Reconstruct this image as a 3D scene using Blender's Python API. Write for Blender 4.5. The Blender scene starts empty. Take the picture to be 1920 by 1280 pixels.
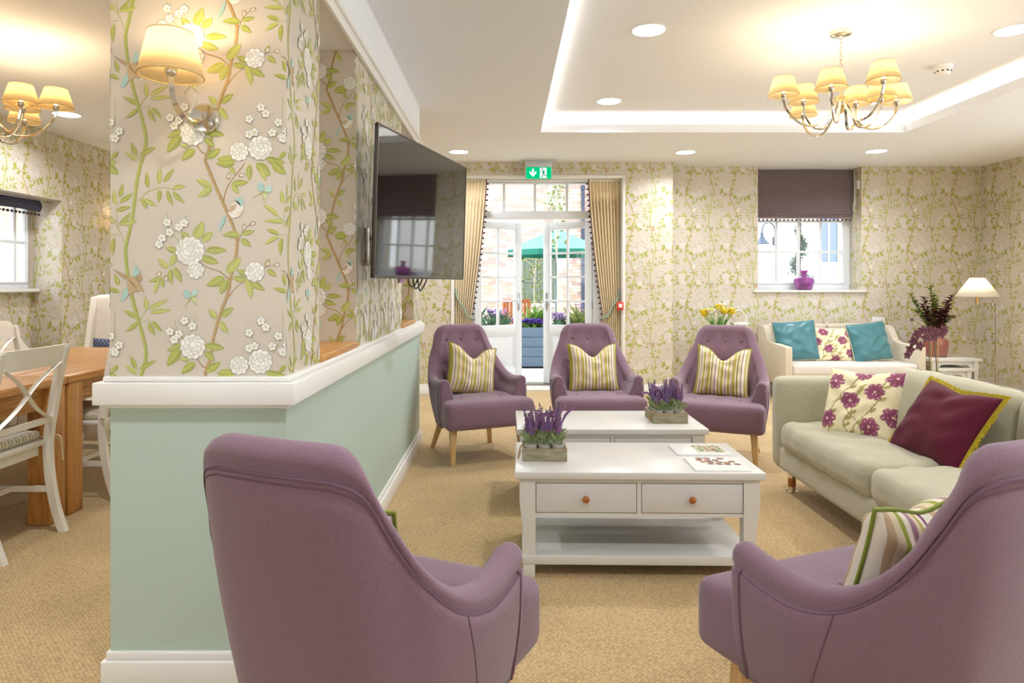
import bpy, bmesh, math, random
import numpy as np
from mathutils import Vector, Matrix

random.seed(11)
RNG = np.random.default_rng(5)
scene = bpy.context.scene
COL = scene.collection
PI = math.pi
R = math.radians

# ------------------------------------------------------------------ camera, world, exposure
CAM_H = 1.24
F_PX = 1250.0
cd = bpy.data.cameras.new('camera')
cam = bpy.data.objects.new('camera', cd)
COL.objects.link(cam)
cd.sensor_width = 36.0
cd.lens = F_PX / 1920.0 * 36.0
cd.shift_x = 10 / 1920.0
cd.shift_y = -107 / 1920.0
cd.clip_start = 0.05
cd.clip_end = 200
cam.location = (0, 0, CAM_H)
cam.rotation_euler = (PI / 2, 0, 0)
scene.camera = cam

world = bpy.data.worlds.new('overcast_sky')
scene.world = world
world.use_nodes = True
bg = world.node_tree.nodes['Background']
bg.inputs['Color'].default_value = (0.90, 0.96, 1.0, 1)
bg.inputs['Strength'].default_value = 3.8

scene.view_settings.view_transform = 'Standard'
scene.view_settings.look = 'None'
scene.view_settings.exposure = 0.08
scene.view_settings.gamma = 1.0
scene.view_settings.use_curve_mapping = False
DOWN_W = 15.0      # watts of each recessed downlight
BULB_W = 1.8       # watts of each shaded bulb
COVE_E = 18.0       # emission of the cove strip

# ------------------------------------------------------------------ materials
def lin(c):
    out = []
    for x in c[:3]:
        x = x / 255.0
        out.append(x / 12.92 if x <= 0.04045 else ((x + 0.055) / 1.055) ** 2.4)
    return tuple(out)

MATS = {}
def newmat(name):
    m = bpy.data.materials.new(name)
    m.use_nodes = True
    nt = m.node_tree
    for n in list(nt.nodes):
        nt.nodes.remove(n)
    out = nt.nodes.new('ShaderNodeOutputMaterial')
    return m, nt, out

def P(name, rgb, rough=0.5, metal=0.0, spec=0.5, bump=None, var=None, sheen=0.0, coat=0.0, trans=0.0, scale3=None):
    """principled material; bump=(scale,strength,distance); var=(scale,amount) colour mottling"""
    if name in MATS:
        return MATS[name]
    m, nt, out = newmat(name)
    b = nt.nodes.new('ShaderNodeBsdfPrincipled')
    nt.links.new(b.outputs[0], out.inputs[0])
    c = lin(rgb)
    b.inputs['Base Color'].default_value = (*c, 1)
    b.inputs['Roughness'].default_value = rough
    b.inputs['Metallic'].default_value = metal
    b.inputs['Specular IOR Level'].default_value = spec
    b.inputs['Sheen Weight'].default_value = sheen
    b.inputs['Coat Weight'].default_value = coat
    b.inputs['Transmission Weight'].default_value = trans
    if bump or var:
        tc = nt.nodes.new('ShaderNodeTexCoord')
        src = tc.outputs['Object']
        if scale3:
            mp = nt.nodes.new('ShaderNodeMapping')
            mp.inputs['Scale'].default_value = scale3
            nt.links.new(src, mp.inputs[0])
            src = mp.outputs[0]
    if bump:
        n = nt.nodes.new('ShaderNodeTexNoise')
        n.inputs['Scale'].default_value = bump[0]
        n.inputs['Detail'].default_value = 3
        nt.links.new(src, n.inputs['Vector'])
        bp = nt.nodes.new('ShaderNodeBump')
        bp.inputs['Strength'].default_value = bump[1]
        bp.inputs['Distance'].default_value = bump[2]
        nt.links.new(n.outputs['Fac'], bp.inputs['Height'])
        nt.links.new(bp.outputs[0], b.inputs['Normal'])
    if var:
        n = nt.nodes.new('ShaderNodeTexNoise')
        n.inputs['Scale'].default_value = var[0]
        n.inputs['Detail'].default_value = 4
        nt.links.new(src, n.inputs['Vector'])
        r = nt.nodes.new('ShaderNodeValToRGB')
        a = var[1]
        r.color_ramp.elements[0].position = 0.3
        r.color_ramp.elements[1].position = 0.7
        r.color_ramp.elements[0].color = (*[x * (1 - a) for x in c], 1)
        r.color_ramp.elements[1].color = (*[min(1, x * (1 + a)) for x in c], 1)
        nt.links.new(n.outputs['Fac'], r.inputs[0])
        nt.links.new(r.outputs[0], b.inputs['Base Color'])
    MATS[name] = m
    return m

def EMIT(name, rgb, strength):
    if name in MATS:
        return MATS[name]
    m, nt, out = newmat(name)
    e = nt.nodes.new('ShaderNodeEmission')
    e.inputs[0].default_value = (*lin(rgb), 1)
    e.inputs[1].default_value = strength
    nt.links.new(e.outputs[0], out.inputs[0])
    MATS[name] = m
    return m

def VCOL(name, rough=0.6, spec=0.3, metal=0.0, bump=None, sheen=0.0):
    """principled whose colour is the printed colour attribute 'Col'"""
    if name in MATS:
        return MATS[name]
    m = P(name, (200, 200, 200), rough, metal, spec, bump=bump, sheen=sheen)
    nt = m.node_tree
    b = [n for n in nt.nodes if n.type == 'BSDF_PRINCIPLED'][0]
    a = nt.nodes.new('ShaderNodeAttribute')
    a.attribute_name = 'Col'
    nt.links.new(a.outputs['Color'], b.inputs['Base Color'])
    return m

def WOOD(name, rgb, dark, rough=0.4, scale=(1, 12, 12), nscale=6.0):
    if name in MATS:
        return MATS[name]
    m = P(name, rgb, rough)
    nt = m.node_tree
    b = [n for n in nt.nodes if n.type == 'BSDF_PRINCIPLED'][0]
    tc = nt.nodes.new('ShaderNodeTexCoord')
    mp = nt.nodes.new('ShaderNodeMapping')
    mp.inputs['Scale'].default_value = scale
    nt.links.new(tc.outputs['Object'], mp.inputs[0])
    n = nt.nodes.new('ShaderNodeTexNoise')
    n.inputs['Scale'].default_value = nscale
    n.inputs['Detail'].default_value = 6
    n.inputs['Distortion'].default_value = 0.6
    nt.links.new(mp.outputs[0], n.inputs['Vector'])
    r = nt.nodes.new('ShaderNodeValToRGB')
    r.color_ramp.elements[0].position = 0.3
    r.color_ramp.elements[1].position = 0.68
    r.color_ramp.elements[0].color = (*lin(dark), 1)
    r.color_ramp.elements[1].color = (*lin(rgb), 1)
    nt.links.new(n.outputs['Fac'], r.inputs[0])
    nt.links.new(r.outputs[0], b.inputs['Base Color'])
    return m

def GLASS(name, tint=(255, 255, 255), refl=0.10):
    if name in MATS:
        return MATS[name]
    m, nt, out = newmat(name)
    t = nt.nodes.new('ShaderNodeBsdfTransparent')
    t.inputs[0].default_value = (*lin(tint), 1)
    g = nt.nodes.new('ShaderNodeBsdfGlossy')
    g.inputs['Roughness'].default_value = 0.02
    f = nt.nodes.new('ShaderNodeLayerWeight')
    pw = nt.nodes.new('ShaderNodeMath'); pw.operation = 'POWER'; pw.inputs[1].default_value = 5.0
    nt.links.new(f.outputs['Facing'], pw.inputs[0])
    mul = nt.nodes.new('ShaderNodeMath')
    mul.operation = 'MULTIPLY_ADD'
    mul.inputs[1].default_value = 0.9
    mul.inputs[2].default_value = refl * 0.3
    nt.links.new(pw.outputs[0], mul.inputs[0])
    mx = nt.nodes.new('ShaderNodeMixShader')
    nt.links.new(mul.outputs[0], mx.inputs[0])
    nt.links.new(t.outputs[0], mx.inputs[1])
    nt.links.new(g.outputs[0], mx.inputs[2])
    nt.links.new(mx.outputs[0], out.inputs[0])
    MATS[name] = m
    return m

def SHADE(name, rgb, glow=0.55):
    """woven lamp shade: part diffuse, part translucent, so the bulb inside lights it"""
    if name in MATS:
        return MATS[name]
    m, nt, out = newmat(name)
    d = nt.nodes.new('ShaderNodeBsdfDiffuse')
    t = nt.nodes.new('ShaderNodeBsdfTranslucent')
    d.inputs[0].default_value = (*lin(rgb), 1)
    t.inputs[0].default_value = (*lin(rgb), 1)
    mx = nt.nodes.new('ShaderNodeMixShader')
    mx.inputs[0].default_value = glow
    nt.links.new(d.outputs[0], mx.inputs[1])
    nt.links.new(t.outputs[0], mx.inputs[2])
    nt.links.new(mx.outputs[0], out.inputs[0])
    MATS[name] = m
    return m

def RAMPX(name, cols, repeat=1.0, rough=0.55, axis=0, sheen=0.0, spec=0.4):
    """stripes along a UV axis: cols = [(pos, rgb)]"""
    if name in MATS:
        return MATS[name]
    m = P(name, (200, 200, 200), rough, 0, spec, sheen=sheen)
    nt = m.node_tree
    b = [n for n in nt.nodes if n.type == 'BSDF_PRINCIPLED'][0]
    uv = nt.nodes.new('ShaderNodeTexCoord')
    sp = nt.nodes.new('ShaderNodeSeparateXYZ')
    nt.links.new(uv.outputs['UV'], sp.inputs[0])
    mul = nt.nodes.new('ShaderNodeMath'); mul.operation = 'MULTIPLY'; mul.inputs[1].default_value = repeat
    nt.links.new(sp.outputs[axis], mul.inputs[0])
    fr = nt.nodes.new('ShaderNodeMath'); fr.operation = 'FRACT'
    nt.links.new(mul.outputs[0], fr.inputs[0])
    r = nt.nodes.new('ShaderNodeValToRGB')
    r.color_ramp.interpolation = 'CONSTANT'
    el = r.color_ramp.elements
    el[0].position = cols[0][0]; el[0].color = (*lin(cols[0][1]), 1)
    el[1].position = cols[1][0]; el[1].color = (*lin(cols[1][1]), 1)
    for p, c in cols[2:]:
        e = el.new(p); e.color = (*lin(c), 1)
    nt.links.new(fr.outputs[0], r.inputs[0])
    nt.links.new(r.outputs[0], b.inputs['Base Color'])
    return m

def DOTS(name, base, dot, n=(40, 30), rad=0.2, rough=0.8):
    """woven dot pattern on UV"""
    if name in MATS:
        return MATS[name]
    m = P(name, base, rough, 0, 0.3)
    nt = m.node_tree
    b = [x for x in nt.nodes if x.type == 'BSDF_PRINCIPLED'][0]
    uv = nt.nodes.new('ShaderNodeTexCoord')
    mp = nt.nodes.new('ShaderNodeMapping')
    mp.inputs['Rotation'].default_value = (0, 0, PI / 4)
    mp.inputs['Scale'].default_value = (n[0], n[1], 1)
    sc = nt.nodes.new('ShaderNodeVectorMath'); sc.operation = 'MULTIPLY'
    sc.inputs[1].default_value = (n[0], n[1], 0)
    nt.links.new(uv.outputs['UV'], sc.inputs[0])
    mp.inputs['Scale'].default_value = (1, 1, 1)
    nt.links.new(sc.outputs[0], mp.inputs[0])
    fr = nt.nodes.new('ShaderNodeVectorMath'); fr.operation = 'FRACTION'
    nt.links.new(mp.outputs[0], fr.inputs[0])
    di = nt.nodes.new('ShaderNodeVectorMath'); di.operation = 'DISTANCE'
    di.inputs[1].default_value = (0.5, 0.5, 0)
    nt.links.new(fr.outputs[0], di.inputs[0])
    lt = nt.nodes.new('ShaderNodeMath'); lt.operation = 'LESS_THAN'; lt.inputs[1].default_value = rad
    nt.links.new(di.outputs['Value'], lt.inputs[0])
    mx = nt.nodes.new('ShaderNodeMix'); mx.data_type = 'RGBA'
    mx.inputs['A'].default_value = (*lin(base), 1)
    mx.inputs['B'].default_value = (*lin(dot), 1)
    nt.links.new(lt.outputs[0], mx.inputs['Factor'])
    nt.links.new(mx.outputs['Result'], b.inputs['Base Color'])
    return m

def CARPET():
    m = P('sandy_loop_carpet', (203, 172, 122), 0.95, 0, 0.15, sheen=0.2)
    nt = m.node_tree
    b = [x for x in nt.nodes if x.type == 'BSDF_PRINCIPLED'][0]
    tc = nt.nodes.new('ShaderNodeTexCoord')
    mp = nt.nodes.new('ShaderNodeMapping')
    mp.inputs['Rotation'].default_value = (0, 0, R(45))
    nt.links.new(tc.outputs['Object'], mp.inputs[0])
    v = nt.nodes.new('ShaderNodeTexVoronoi'); v.inputs['Scale'].default_value = 85
    v.inputs['Randomness'].default_value = 0.45
    nt.links.new(mp.outputs[0], v.inputs['Vector'])
    n = nt.nodes.new('ShaderNodeTexNoise'); n.inputs['Scale'].default_value = 2.2; n.inputs['Detail'].default_value = 5
    nt.links.new(tc.outputs['Object'], n.inputs['Vector'])
    r1 = nt.nodes.new('ShaderNodeValToRGB')
    r1.color_ramp.elements[0].color = (*lin((212, 183, 133)), 1)
    r1.color_ramp.elements[1].color = (*lin((170, 141, 96)), 1)
    r1.color_ramp.elements[0].position = 0.2; r1.color_ramp.elements[1].position = 0.75
    nt.links.new(v.outputs['Distance'], r1.inputs[0])
    r2 = nt.nodes.new('ShaderNodeValToRGB')
    r2.color_ramp.elements[0].color = (0.86, 0.86, 0.86, 1)
    r2.color_ramp.elements[1].color = (1.0, 1.0, 1.0, 1)
    r2.color_ramp.elements[0].position = 0.35; r2.color_ramp.elements[1].position = 0.65
    nt.links.new(n.outputs['Fac'], r2.inputs[0])
    mx = nt.nodes.new('ShaderNodeMix'); mx.data_type = 'RGBA'; mx.blend_type = 'MULTIPLY'
    mx.inputs['Factor'].default_value = 1.0
    nt.links.new(r1.outputs[0], mx.inputs['A']); nt.links.new(r2.outputs[0], mx.inputs['B'])
    nt.links.new(mx.outputs['Result'], b.inputs['Base Color'])
    bp = nt.nodes.new('ShaderNodeBump'); bp.inputs['Strength'].default_value = 0.5; bp.inputs['Distance'].default_value = 0.004
    bp.invert = True
    nt.links.new(v.outputs['Distance'], bp.inputs['Height'])
    nt.links.new(bp.outputs[0], b.inputs['Normal'])
    return m

# ------------------------------------------------------------------ geometry helpers
def link(o, parent=None):
    COL.objects.link(o)
    if parent is not None:
        o.parent = parent
    return o

def tag(o, label=None, cat=None, group=None, kind=None):
    if label: o['label'] = label
    if cat: o['category'] = cat
    if group: o['group'] = group
    if kind: o['kind'] = kind
    return o

def thing(name, label, cat, loc=(0, 0, 0), rz=0.0, group=None):
    o = bpy.data.objects.new(name, None)
    o.empty_display_size = 0.1
    link(o)
    o.location = loc
    o.rotation_euler = (0, 0, rz)
    return tag(o, label, cat, group)

def copy_tree(o, parent=None):
    c = o.copy()
    COL.objects.link(c)
    c.parent = parent
    for ch in [x for x in COL.objects if x.parent == o]:
        copy_tree(ch, c)
    return c

def crom(pts, n=8):
    """Catmull-Rom through points"""
    pts = [np.array(p, float) for p in pts]
    out = []
    for i in range(len(pts) - 1):
        p0 = pts[max(0, i - 1)]; p1 = pts[i]; p2 = pts[i + 1]; p3 = pts[min(len(pts) - 1, i + 2)]
        for k in range(n):
            t = k / n
            out.append(0.5 * ((2 * p1) + (-p0 + p2) * t + (2 * p0 - 5 * p1 + 4 * p2 - p3) * t * t + (-p0 + 3 * p1 - 3 * p2 + p3) * t ** 3))
    out.append(pts[-1])
    return out

class G:
    def __init__(s):
        s.v = []; s.f = []
    def add(s, vs, fs, M=None):
        b = len(s.v)
        for p in vs:
            if M is not None:
                p = M @ Vector(p)
            s.v.append((float(p[0]), float(p[1]), float(p[2])))
        for f in fs:
            s.f.append(tuple(b + i for i in f))
        return s
    def box(s, x0, x1, y0, y1, z0, z1, M=None):
        if x0 > x1: x0, x1 = x1, x0
        if y0 > y1: y0, y1 = y1, y0
        if z0 > z1: z0, z1 = z1, z0
        vs = [(x0, y0, z0), (x1, y0, z0), (x1, y1, z0), (x0, y1, z0), (x0, y0, z1), (x1, y0, z1), (x1, y1, z1), (x0, y1, z1)]
        fs = [(0, 3, 2, 1), (4, 5, 6, 7), (0, 1, 5, 4), (1, 2, 6, 5), (2, 3, 7, 6), (3, 0, 4, 7)]
        return s.add(vs, fs, M)
    def prism(s, poly, h0, h1, axis='z', M=None):
        """extrude 2D polygon; axis z: (x,y)->z ; axis y: (x,z)->y ; axis x: (y,z)->x"""
        n = len(poly)
        def mk(a, b, h):
            return (a, b, h) if axis == 'z' else ((a, h, b) if axis == 'y' else (h, a, b))
        vs = [mk(a, b, h0) for a, b in poly] + [mk(a, b, h1) for a, b in poly]
        fs = [tuple(range(n - 1, -1, -1)), tuple(range(n, 2 * n))]
        for i in range(n):
            j = (i + 1) % n
            fs.append((i, j, n + j, n + i))
        return s.add(vs, fs, M)
    def frustum(s, c0, hw0, c1, hw1, M=None):
        """tapered square bar from c0 to c1 with half widths (hx,hy)"""
        vs = []
        for c, hw in ((c0, hw0), (c1, hw1)):
            for sx, sy in ((-1, -1), (1, -1), (1, 1), (-1, 1)):
                vs.append((c[0] + sx * hw[0], c[1] + sy * hw[1], c[2]))
        fs = [(0, 3, 2, 1), (4, 5, 6, 7), (0, 1, 5, 4), (1, 2, 6, 5), (2, 3, 7, 6), (3, 0, 4, 7)]
        return s.add(vs, fs, M)
    def lathe(s, prof, n=24, c=(0, 0, 0), M=None, caps=True):
        vs = []; fs = []
        m = len(prof)
        for k in range(n):
            a = 2 * PI * k / n
            for r, z in prof:
                vs.append((c[0] + r * math.cos(a), c[1] + r * math.sin(a), c[2] + z))
        for k in range(n):
            k2 = (k + 1) % n
            for i in range(m - 1):
                fs.append((k * m + i, k2 * m + i, k2 * m + i + 1, k * m + i + 1))
        if caps:
            fs.append(tuple(k * m for k in range(n - 1, -1, -1)))
            fs.append(tuple(k * m + m - 1 for k in range(n)))
        return s.add(vs, fs, M)
    def tube(s, pts, r, n=8, M=None, closed=False, flat=1.0):
        pts = [Vector(p) for p in pts]
        m = len(pts)
        rs = r if hasattr(r, '__len__') else [r] * m
        vs = []; fs = []
        up = Vector((0, 0, 1))
        prev = None
        for i, p in enumerate(pts):
            if closed:
                d = pts[(i + 1) % m] - pts[i - 1]
            else:
                d = pts[min(m - 1, i + 1)] - pts[max(0, i - 1)]
            if d.length < 1e-9: d = Vector((0, 0, 1))
            d.normalize()
            if prev is None:
                a = up if abs(d.dot(up)) < 0.95 else Vector((1, 0, 0))
                x = d.cross(a).normalized()
            else:
                x = prev - d * prev.dot(d)
                if x.length < 1e-6: x = d.cross(up)
                x.normalize()
            prev = x
            y = d.cross(x)
            for k in range(n):
                t = 2 * PI * k / n
                q = p + (x * math.cos(t) + y * math.sin(t) * flat) * rs[i]
                vs.append(tuple(q))
        last = m if closed else m - 1
        for i in range(last):
            i2 = (i + 1) % m
            for k in range(n):
                k2 = (k + 1) % n
                fs.append((i * n + k, i * n + k2, i2 * n + k2, i2 * n + k))
        if not closed:
            fs.append(tuple(range(n - 1, -1, -1)))
            fs.append(tuple((m - 1) * n + k for k in range(n)))
        return s.add(vs, fs, M)
    def ball(s, c, r, n=10, m=6, sc=(1, 1, 1), M=None):
        vs = [(c[0], c[1], c[2] - r * sc[2])]
        for i in range(1, m):
            a = -PI / 2 + PI * i / m
            for k in range(n):
                t = 2 * PI * k / n
                vs.append((c[0] + r * sc[0] * math.cos(a) * math.cos(t), c[1] + r * sc[1] * math.cos(a) * math.sin(t), c[2] + r * sc[2] * math.sin(a)))
        vs.append((c[0], c[1], c[2] + r * sc[2]))
        fs = []
        for k in range(n):
            fs.append((0, 1 + (k + 1) % n, 1 + k))
            for i in range(m - 2):
                a = 1 + i * n
                fs.append((a + k, a + (k + 1) % n, a + n + (k + 1) % n, a + n + k))
            fs.append((len(vs) - 1, 1 + (m - 2) * n + k, 1 + (m - 2) * n + (k + 1) % n))
        return s.add(vs, fs, M)
    def leaf(s, p, d, up, L, W, bend=0.0):
        """a leaf of two folded halves"""
        p = Vector(p); d = Vector(d).normalized(); up = Vector(up)
        side = d.cross(up)
        if side.length < 1e-6: side = d.cross(Vector((1, 0, 0)))
        side.normalize(); nrm = side.cross(d)
        q = []
        for t, w in ((0, 0.12), (0.35, 1), (0.7, 0.75), (1, 0.0)):
            c = p + d * (L * t) - nrm * (bend * L * t * t)
            q.append((c - side * (W / 2 * w) + nrm * (0.12 * W * w), c, c + side * (W / 2 * w) + nrm * (0.12 * W * w)))
        vs = [x for tri in q for x in tri]
        fs = []
        for i in range(3):
            a = 3 * i
            fs += [(a, a + 1, a + 4, a + 3), (a + 1, a + 2, a + 5, a + 4)]
        return s.add(vs, fs)
    def build(s, name, mat, parent=None, bevel=0.0, seg=2, smooth=None, loc=None, solid=0.0):
        me = bpy.data.meshes.new(name)
        me.from_pydata(s.v, [], s.f)
        if bevel > 0:
            bm = bmesh.new(); bm.from_mesh(me)
            es = [e for e in bm.edges if len(e.link_faces) == 2 and e.calc_face_angle(0) > 0.5]
            bmesh.ops.bevel(bm, geom=es, offset=bevel, segments=seg, profile=0.5, affect='EDGES', clamp_overlap=True)
            bm.to_mesh(me); bm.free()
        o = bpy.data.objects.new(name, me)
        if smooth or (smooth is None and bevel > 0):
            for p in me.polygons: p.use_smooth = True
            try: me.set_sharp_from_angle(angle=R(50))
            except Exception: pass
        me.materials.append(mat)
        link(o, parent)
        if loc is not None: o.location = loc
        if solid:
            md = o.modifiers.new('thickness', 'SOLIDIFY'); md.thickness = solid; md.offset = 0
        return o

def struct(o, label=None):
    o['kind'] = 'structure'
    if label: o['label'] = label
    return o

def axis_samples(h, r, n):
    a = [-h + r * (1 - math.cos(t)) for t in np.linspace(0, PI / 2, 4)]
    mid = list(np.linspace(-h + r, h - r, n + 1))[1:-1]
    return a + mid + [-x for x in reversed(a)]

def softbox(w, d, h, r, bulge=(0, 0, 0), n=8, wr=0.0, seed=0, plan=None):
    """rounded, bulging cushion block centred on the origin; returns verts, faces"""
    H = (w / 2, d / 2, h / 2)
    r = min(r, *[x * 0.98 for x in H])
    ax = [axis_samples(H[i], r, n) for i in range(3)]
    idx = {}; vs = []; fs = []
    ph = [random.Random(seed + k).uniform(0, 6.28) for k in range(6)]
    def vert(i, j, k):
        key = (i, j, k)
        if key in idx: return idx[key]
        p = np.array([ax[0][i], ax[1][j], ax[2][k]])
        q = np.array([max(-(H[t] - r), min(H[t] - r, p[t])) for t in range(3)])
        e = p - q
        L = np.linalg.norm(e)
        if L > 1e-9: p = q + e / L * r
        u = [p[t] / H[t] for t in range(3)]
        b = [bulge[t] * (1 - u[(t + 1) % 3] ** 2) * (1 - u[(t + 2) % 3] ** 2) for t in range(3)]
        o = [p[t] + b[t] * (1 if u[t] > 0.2 else -1 if u[t] < -0.2 else u[t] * 5) for t in range(3)]
        if wr:
            s_ = wr * (math.sin(o[0] * 31 + ph[0] + 2 * math.sin(o[1] * 17 + ph[1])) * 0.5 + math.sin(o[1] * 43 + ph[2] + 1.5 * math.sin(o[0] * 23 + ph[3])) * 0.5)
            nn = np.array([u[0] ** 5, u[1] ** 5, u[2] ** 5]); nl = np.linalg.norm(nn) + 1e-6
            o = [o[t] + s_ * nn[t] / nl for t in range(3)]
        if plan: o = plan(o)
        idx[key] = len(vs); vs.append(tuple(o)); return idx[key]
    N = [len(a) for a in ax]
    def quad(a, b, c, d_): fs.append((a, b, c, d_))
    for i in range(N[0] - 1):
        for j in range(N[1] - 1):
            quad(vert(i, j, 0), vert(i, j + 1, 0), vert(i + 1, j + 1, 0), vert(i + 1, j, 0))
            k = N[2] - 1
            quad(vert(i, j, k), vert(i + 1, j, k), vert(i + 1, j + 1, k), vert(i, j + 1, k))
    for i in range(N[0] - 1):
        for k in range(N[2] - 1):
            quad(vert(i, 0, k), vert(i + 1, 0, k), vert(i + 1, 0, k + 1), vert(i, 0, k + 1))
            j = N[1] - 1
            quad(vert(i, j, k), vert(i, j, k + 1), vert(i + 1, j, k + 1), vert(i + 1, j, k))
    for j in range(N[1] - 1):
        for k in range(N[2] - 1):
            quad(vert(0, j, k), vert(0, j, k + 1), vert(0, j + 1, k + 1), vert(0, j + 1, k))
            i = N[0] - 1
            quad(vert(i, j, k), vert(i, j + 1, k), vert(i, j + 1, k + 1), vert(i, j, k + 1))
    return vs, fs

def soft(name, mat, parent, c, size, r=0.04, bulge=(0, 0, 0), n=8, wr=0.0, seed=0, M=None, plan=None):
    g = G()
    vs, fs = softbox(*size, r, bulge, n, wr, seed, plan)
    T = Matrix.Translation(c)
    if M is not None: T = T @ M
    g.add(vs, fs, T)
    o = g.build(name, mat, parent, smooth=True)
    return o

def point_light(parent, loc, watts, rgb=(255, 230, 190), size=0.02):
    l = bpy.data.lights.new('bulb', 'POINT')
    l.energy = watts
    l.color = lin(rgb)
    l.shadow_soft_size = size
    o = bpy.data.objects.new('bulb', l)
    link(o, parent)
    o.location = loc
    return o
# ------------------------------------------------------------------ wallpaper print (one repeat, then laid over each wall)
S5 = 0.00164 / 2.56            # metres per drawing unit
TW, TH = 805 * S5, 1024 * S5   # size of one repeat
def build_tile(detail):
    T = []   # (tri 3x2, rgb, layer)
    cnt = {}
    def up(layer):
        if isinstance(layer, tuple): return layer[1]
        cnt[layer] = cnt.get(layer, 0) + 1
        return layer + min(0.97, cnt[layer] * 0.011)
    GREEN = (172, 178, 74); GREEN2 = (190, 194, 96); DG = (150, 156, 62); BROWN = (190, 158, 104); BROWN2 = (166, 132, 82)
    VEIN = (222, 222, 158); WHITE = (240, 238, 228); GREY = (182, 178, 160); TEAL = (166, 202, 192) if detail else (192, 204, 188); TAN = (176, 150, 108)
    rnd = random.Random(3)
    def poly(pts, col, layer):
        layer = up(layer)
        pts = [np.array(p, float) for p in pts]
        for i in range(1, len(pts) - 1):
            T.append((pts[0], pts[i], pts[i + 1], col, layer))
    def strip(path, w, col, layer, n=6, w1=None):
        layer = up(layer)
        p = crom(path, n)
        w1 = w if w1 is None else w1
        L = []; Rr = []
        for i, q in enumerate(p):
            d = p[min(len(p) - 1, i + 1)] - p[max(0, i - 1)]
            d = d / (np.linalg.norm(d) + 1e-9)
            nrm = np.array([-d[1], d[0]])
            ww = w + (w1 - w) * i / (len(p) - 1)
            wob = 1 + (0.12 * math.sin(i * 2.1) if detail else 0)
            L.append(q + nrm * ww / 2 * wob); Rr.append(q - nrm * ww / 2 * wob)
        for i in range(len(p) - 1):
            T.append((L[i], Rr[i], Rr[i + 1], col, layer)); T.append((L[i], Rr[i + 1], L[i + 1], col, layer))
    def leaf(b, t, w, broad=False):
        ly = up(2)
        b = np.array(b, float); t = np.array(t, float)
        ax = t - b; Ln = np.linalg.norm(ax); d = ax / Ln; nrm = np.array([-d[1], d[0]])
        cv = rnd.uniform(-0.06, 0.06) * Ln
        ts = [0, .15, .35, .55, .75, .9, 1] if detail else [0, .25, .6, 1]
        wf = lambda x: (math.sin(PI * x ** 0.8) ** 0.85 if 0 < x < 1 else 0)
        c = [b + ax * x + nrm * cv * math.sin(PI * x) for x in ts]
        col = GREEN if rnd.random() < 0.6 else GREEN2
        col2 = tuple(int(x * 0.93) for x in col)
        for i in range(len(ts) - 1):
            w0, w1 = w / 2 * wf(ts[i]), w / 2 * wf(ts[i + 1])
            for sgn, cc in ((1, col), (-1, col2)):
                a0 = c[i] + nrm * w0 * sgn; a1 = c[i + 1] + nrm * w1 * sgn
                T.append((c[i], c[i + 1], a1, cc, ly)); T.append((c[i], a1, a0, cc, ly))
        if detail:
            vw = 1.5
            for i in range(len(ts) - 2):
                T.append((c[i] - nrm * vw / 2, c[i] + nrm * vw / 2, c[i + 1], VEIN, ly + 0.006))
                T.append((c[i] - nrm * vw / 2, c[i + 1], c[i + 1] - nrm * vw / 2, VEIN, ly + 0.006))
            if broad:
                for x in (.25, .4, .55, .7):
                    p0 = b + ax * x + nrm * cv * math.sin(PI * x)
                    for sgn in (1, -1):
                        e = p0 + d * w * 0.28 + nrm * sgn * w * 0.33 * wf(x)
                        T.append((p0 - d * 1.1, p0 + d * 1.1, e, VEIN, ly + 0.006))
    def disc(c, r, col, layer, n=None, sx=1.0, rot=0.0, scal=0.0):
        n = n or (12 if detail else 7)
        c = np.array(c, float); pts = []
        for k in range(n):
            a = 2 * PI * k / n
            rr = r * (1 + scal * math.cos(5 * a))
            x, y = rr * math.cos(a) * sx, rr * math.sin(a)
            pts.append(c + np.array([x * math.cos(rot) - y * math.sin(rot), x * math.sin(rot) + y * math.cos(rot)]))
        poly(pts, col, layer)
    def peony(c, r):
        k = max(5, int(r / 6))
        lay = 4.0
        for ring, n_ in ((1.0, k + 2), (0.62, k), (0.25, 3)):
            for i in range(n_):
                a = 2 * PI * i / n_ + ring * 3
                q = (c[0] + math.cos(a) * r * ring * 0.72, c[1] + math.sin(a) * r * ring * 0.72)
                pr = r * (0.36 if ring > .9 else 0.3)
                if detail: disc(q, pr, GREY, ('p', lay), scal=0.05, rot=a)
                sh = rnd.choice([(240, 238, 228), (228, 227, 214), (246, 245, 240)] if detail else [(217, 208, 194), (213, 204, 190), (222, 214, 202)])
                disc(q, pr - (2.0 if detail else 0), sh, ('p', lay + .05), scal=0.05, rot=a)
                lay += 0.1
    bl = [8.0]
    def blossom(c, r=20):
        for i in range(5):
            a = 2 * PI * i / 5 + c[0]
            q = (c[0] + math.cos(a) * r * .55, c[1] + math.sin(a) * r * .55)
            if detail: disc(q, r * .5, GREY, ('p', bl[0]), n=8)
            disc(q, r * .5 - (1.8 if detail else 0), (242, 241, 232) if detail else (219, 211, 197), ('p', bl[0] + .04), n=8 if detail else 6)
            bl[0] += .08
        disc(c, r * .22, (196, 196, 110), ('p', bl[0]), n=6)
        bl[0] += .08
        if bl[0] > 11: bl[0] = 8.2
    def bud(c, a=-0.8):
        disc(c, 15, BROWN2 if detail else GREY, 4, sx=0.62, rot=a)
        disc((c[0] + 1, c[1] + 1), 11.5, (222, 212, 196), 5, sx=0.62, rot=a)
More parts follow.
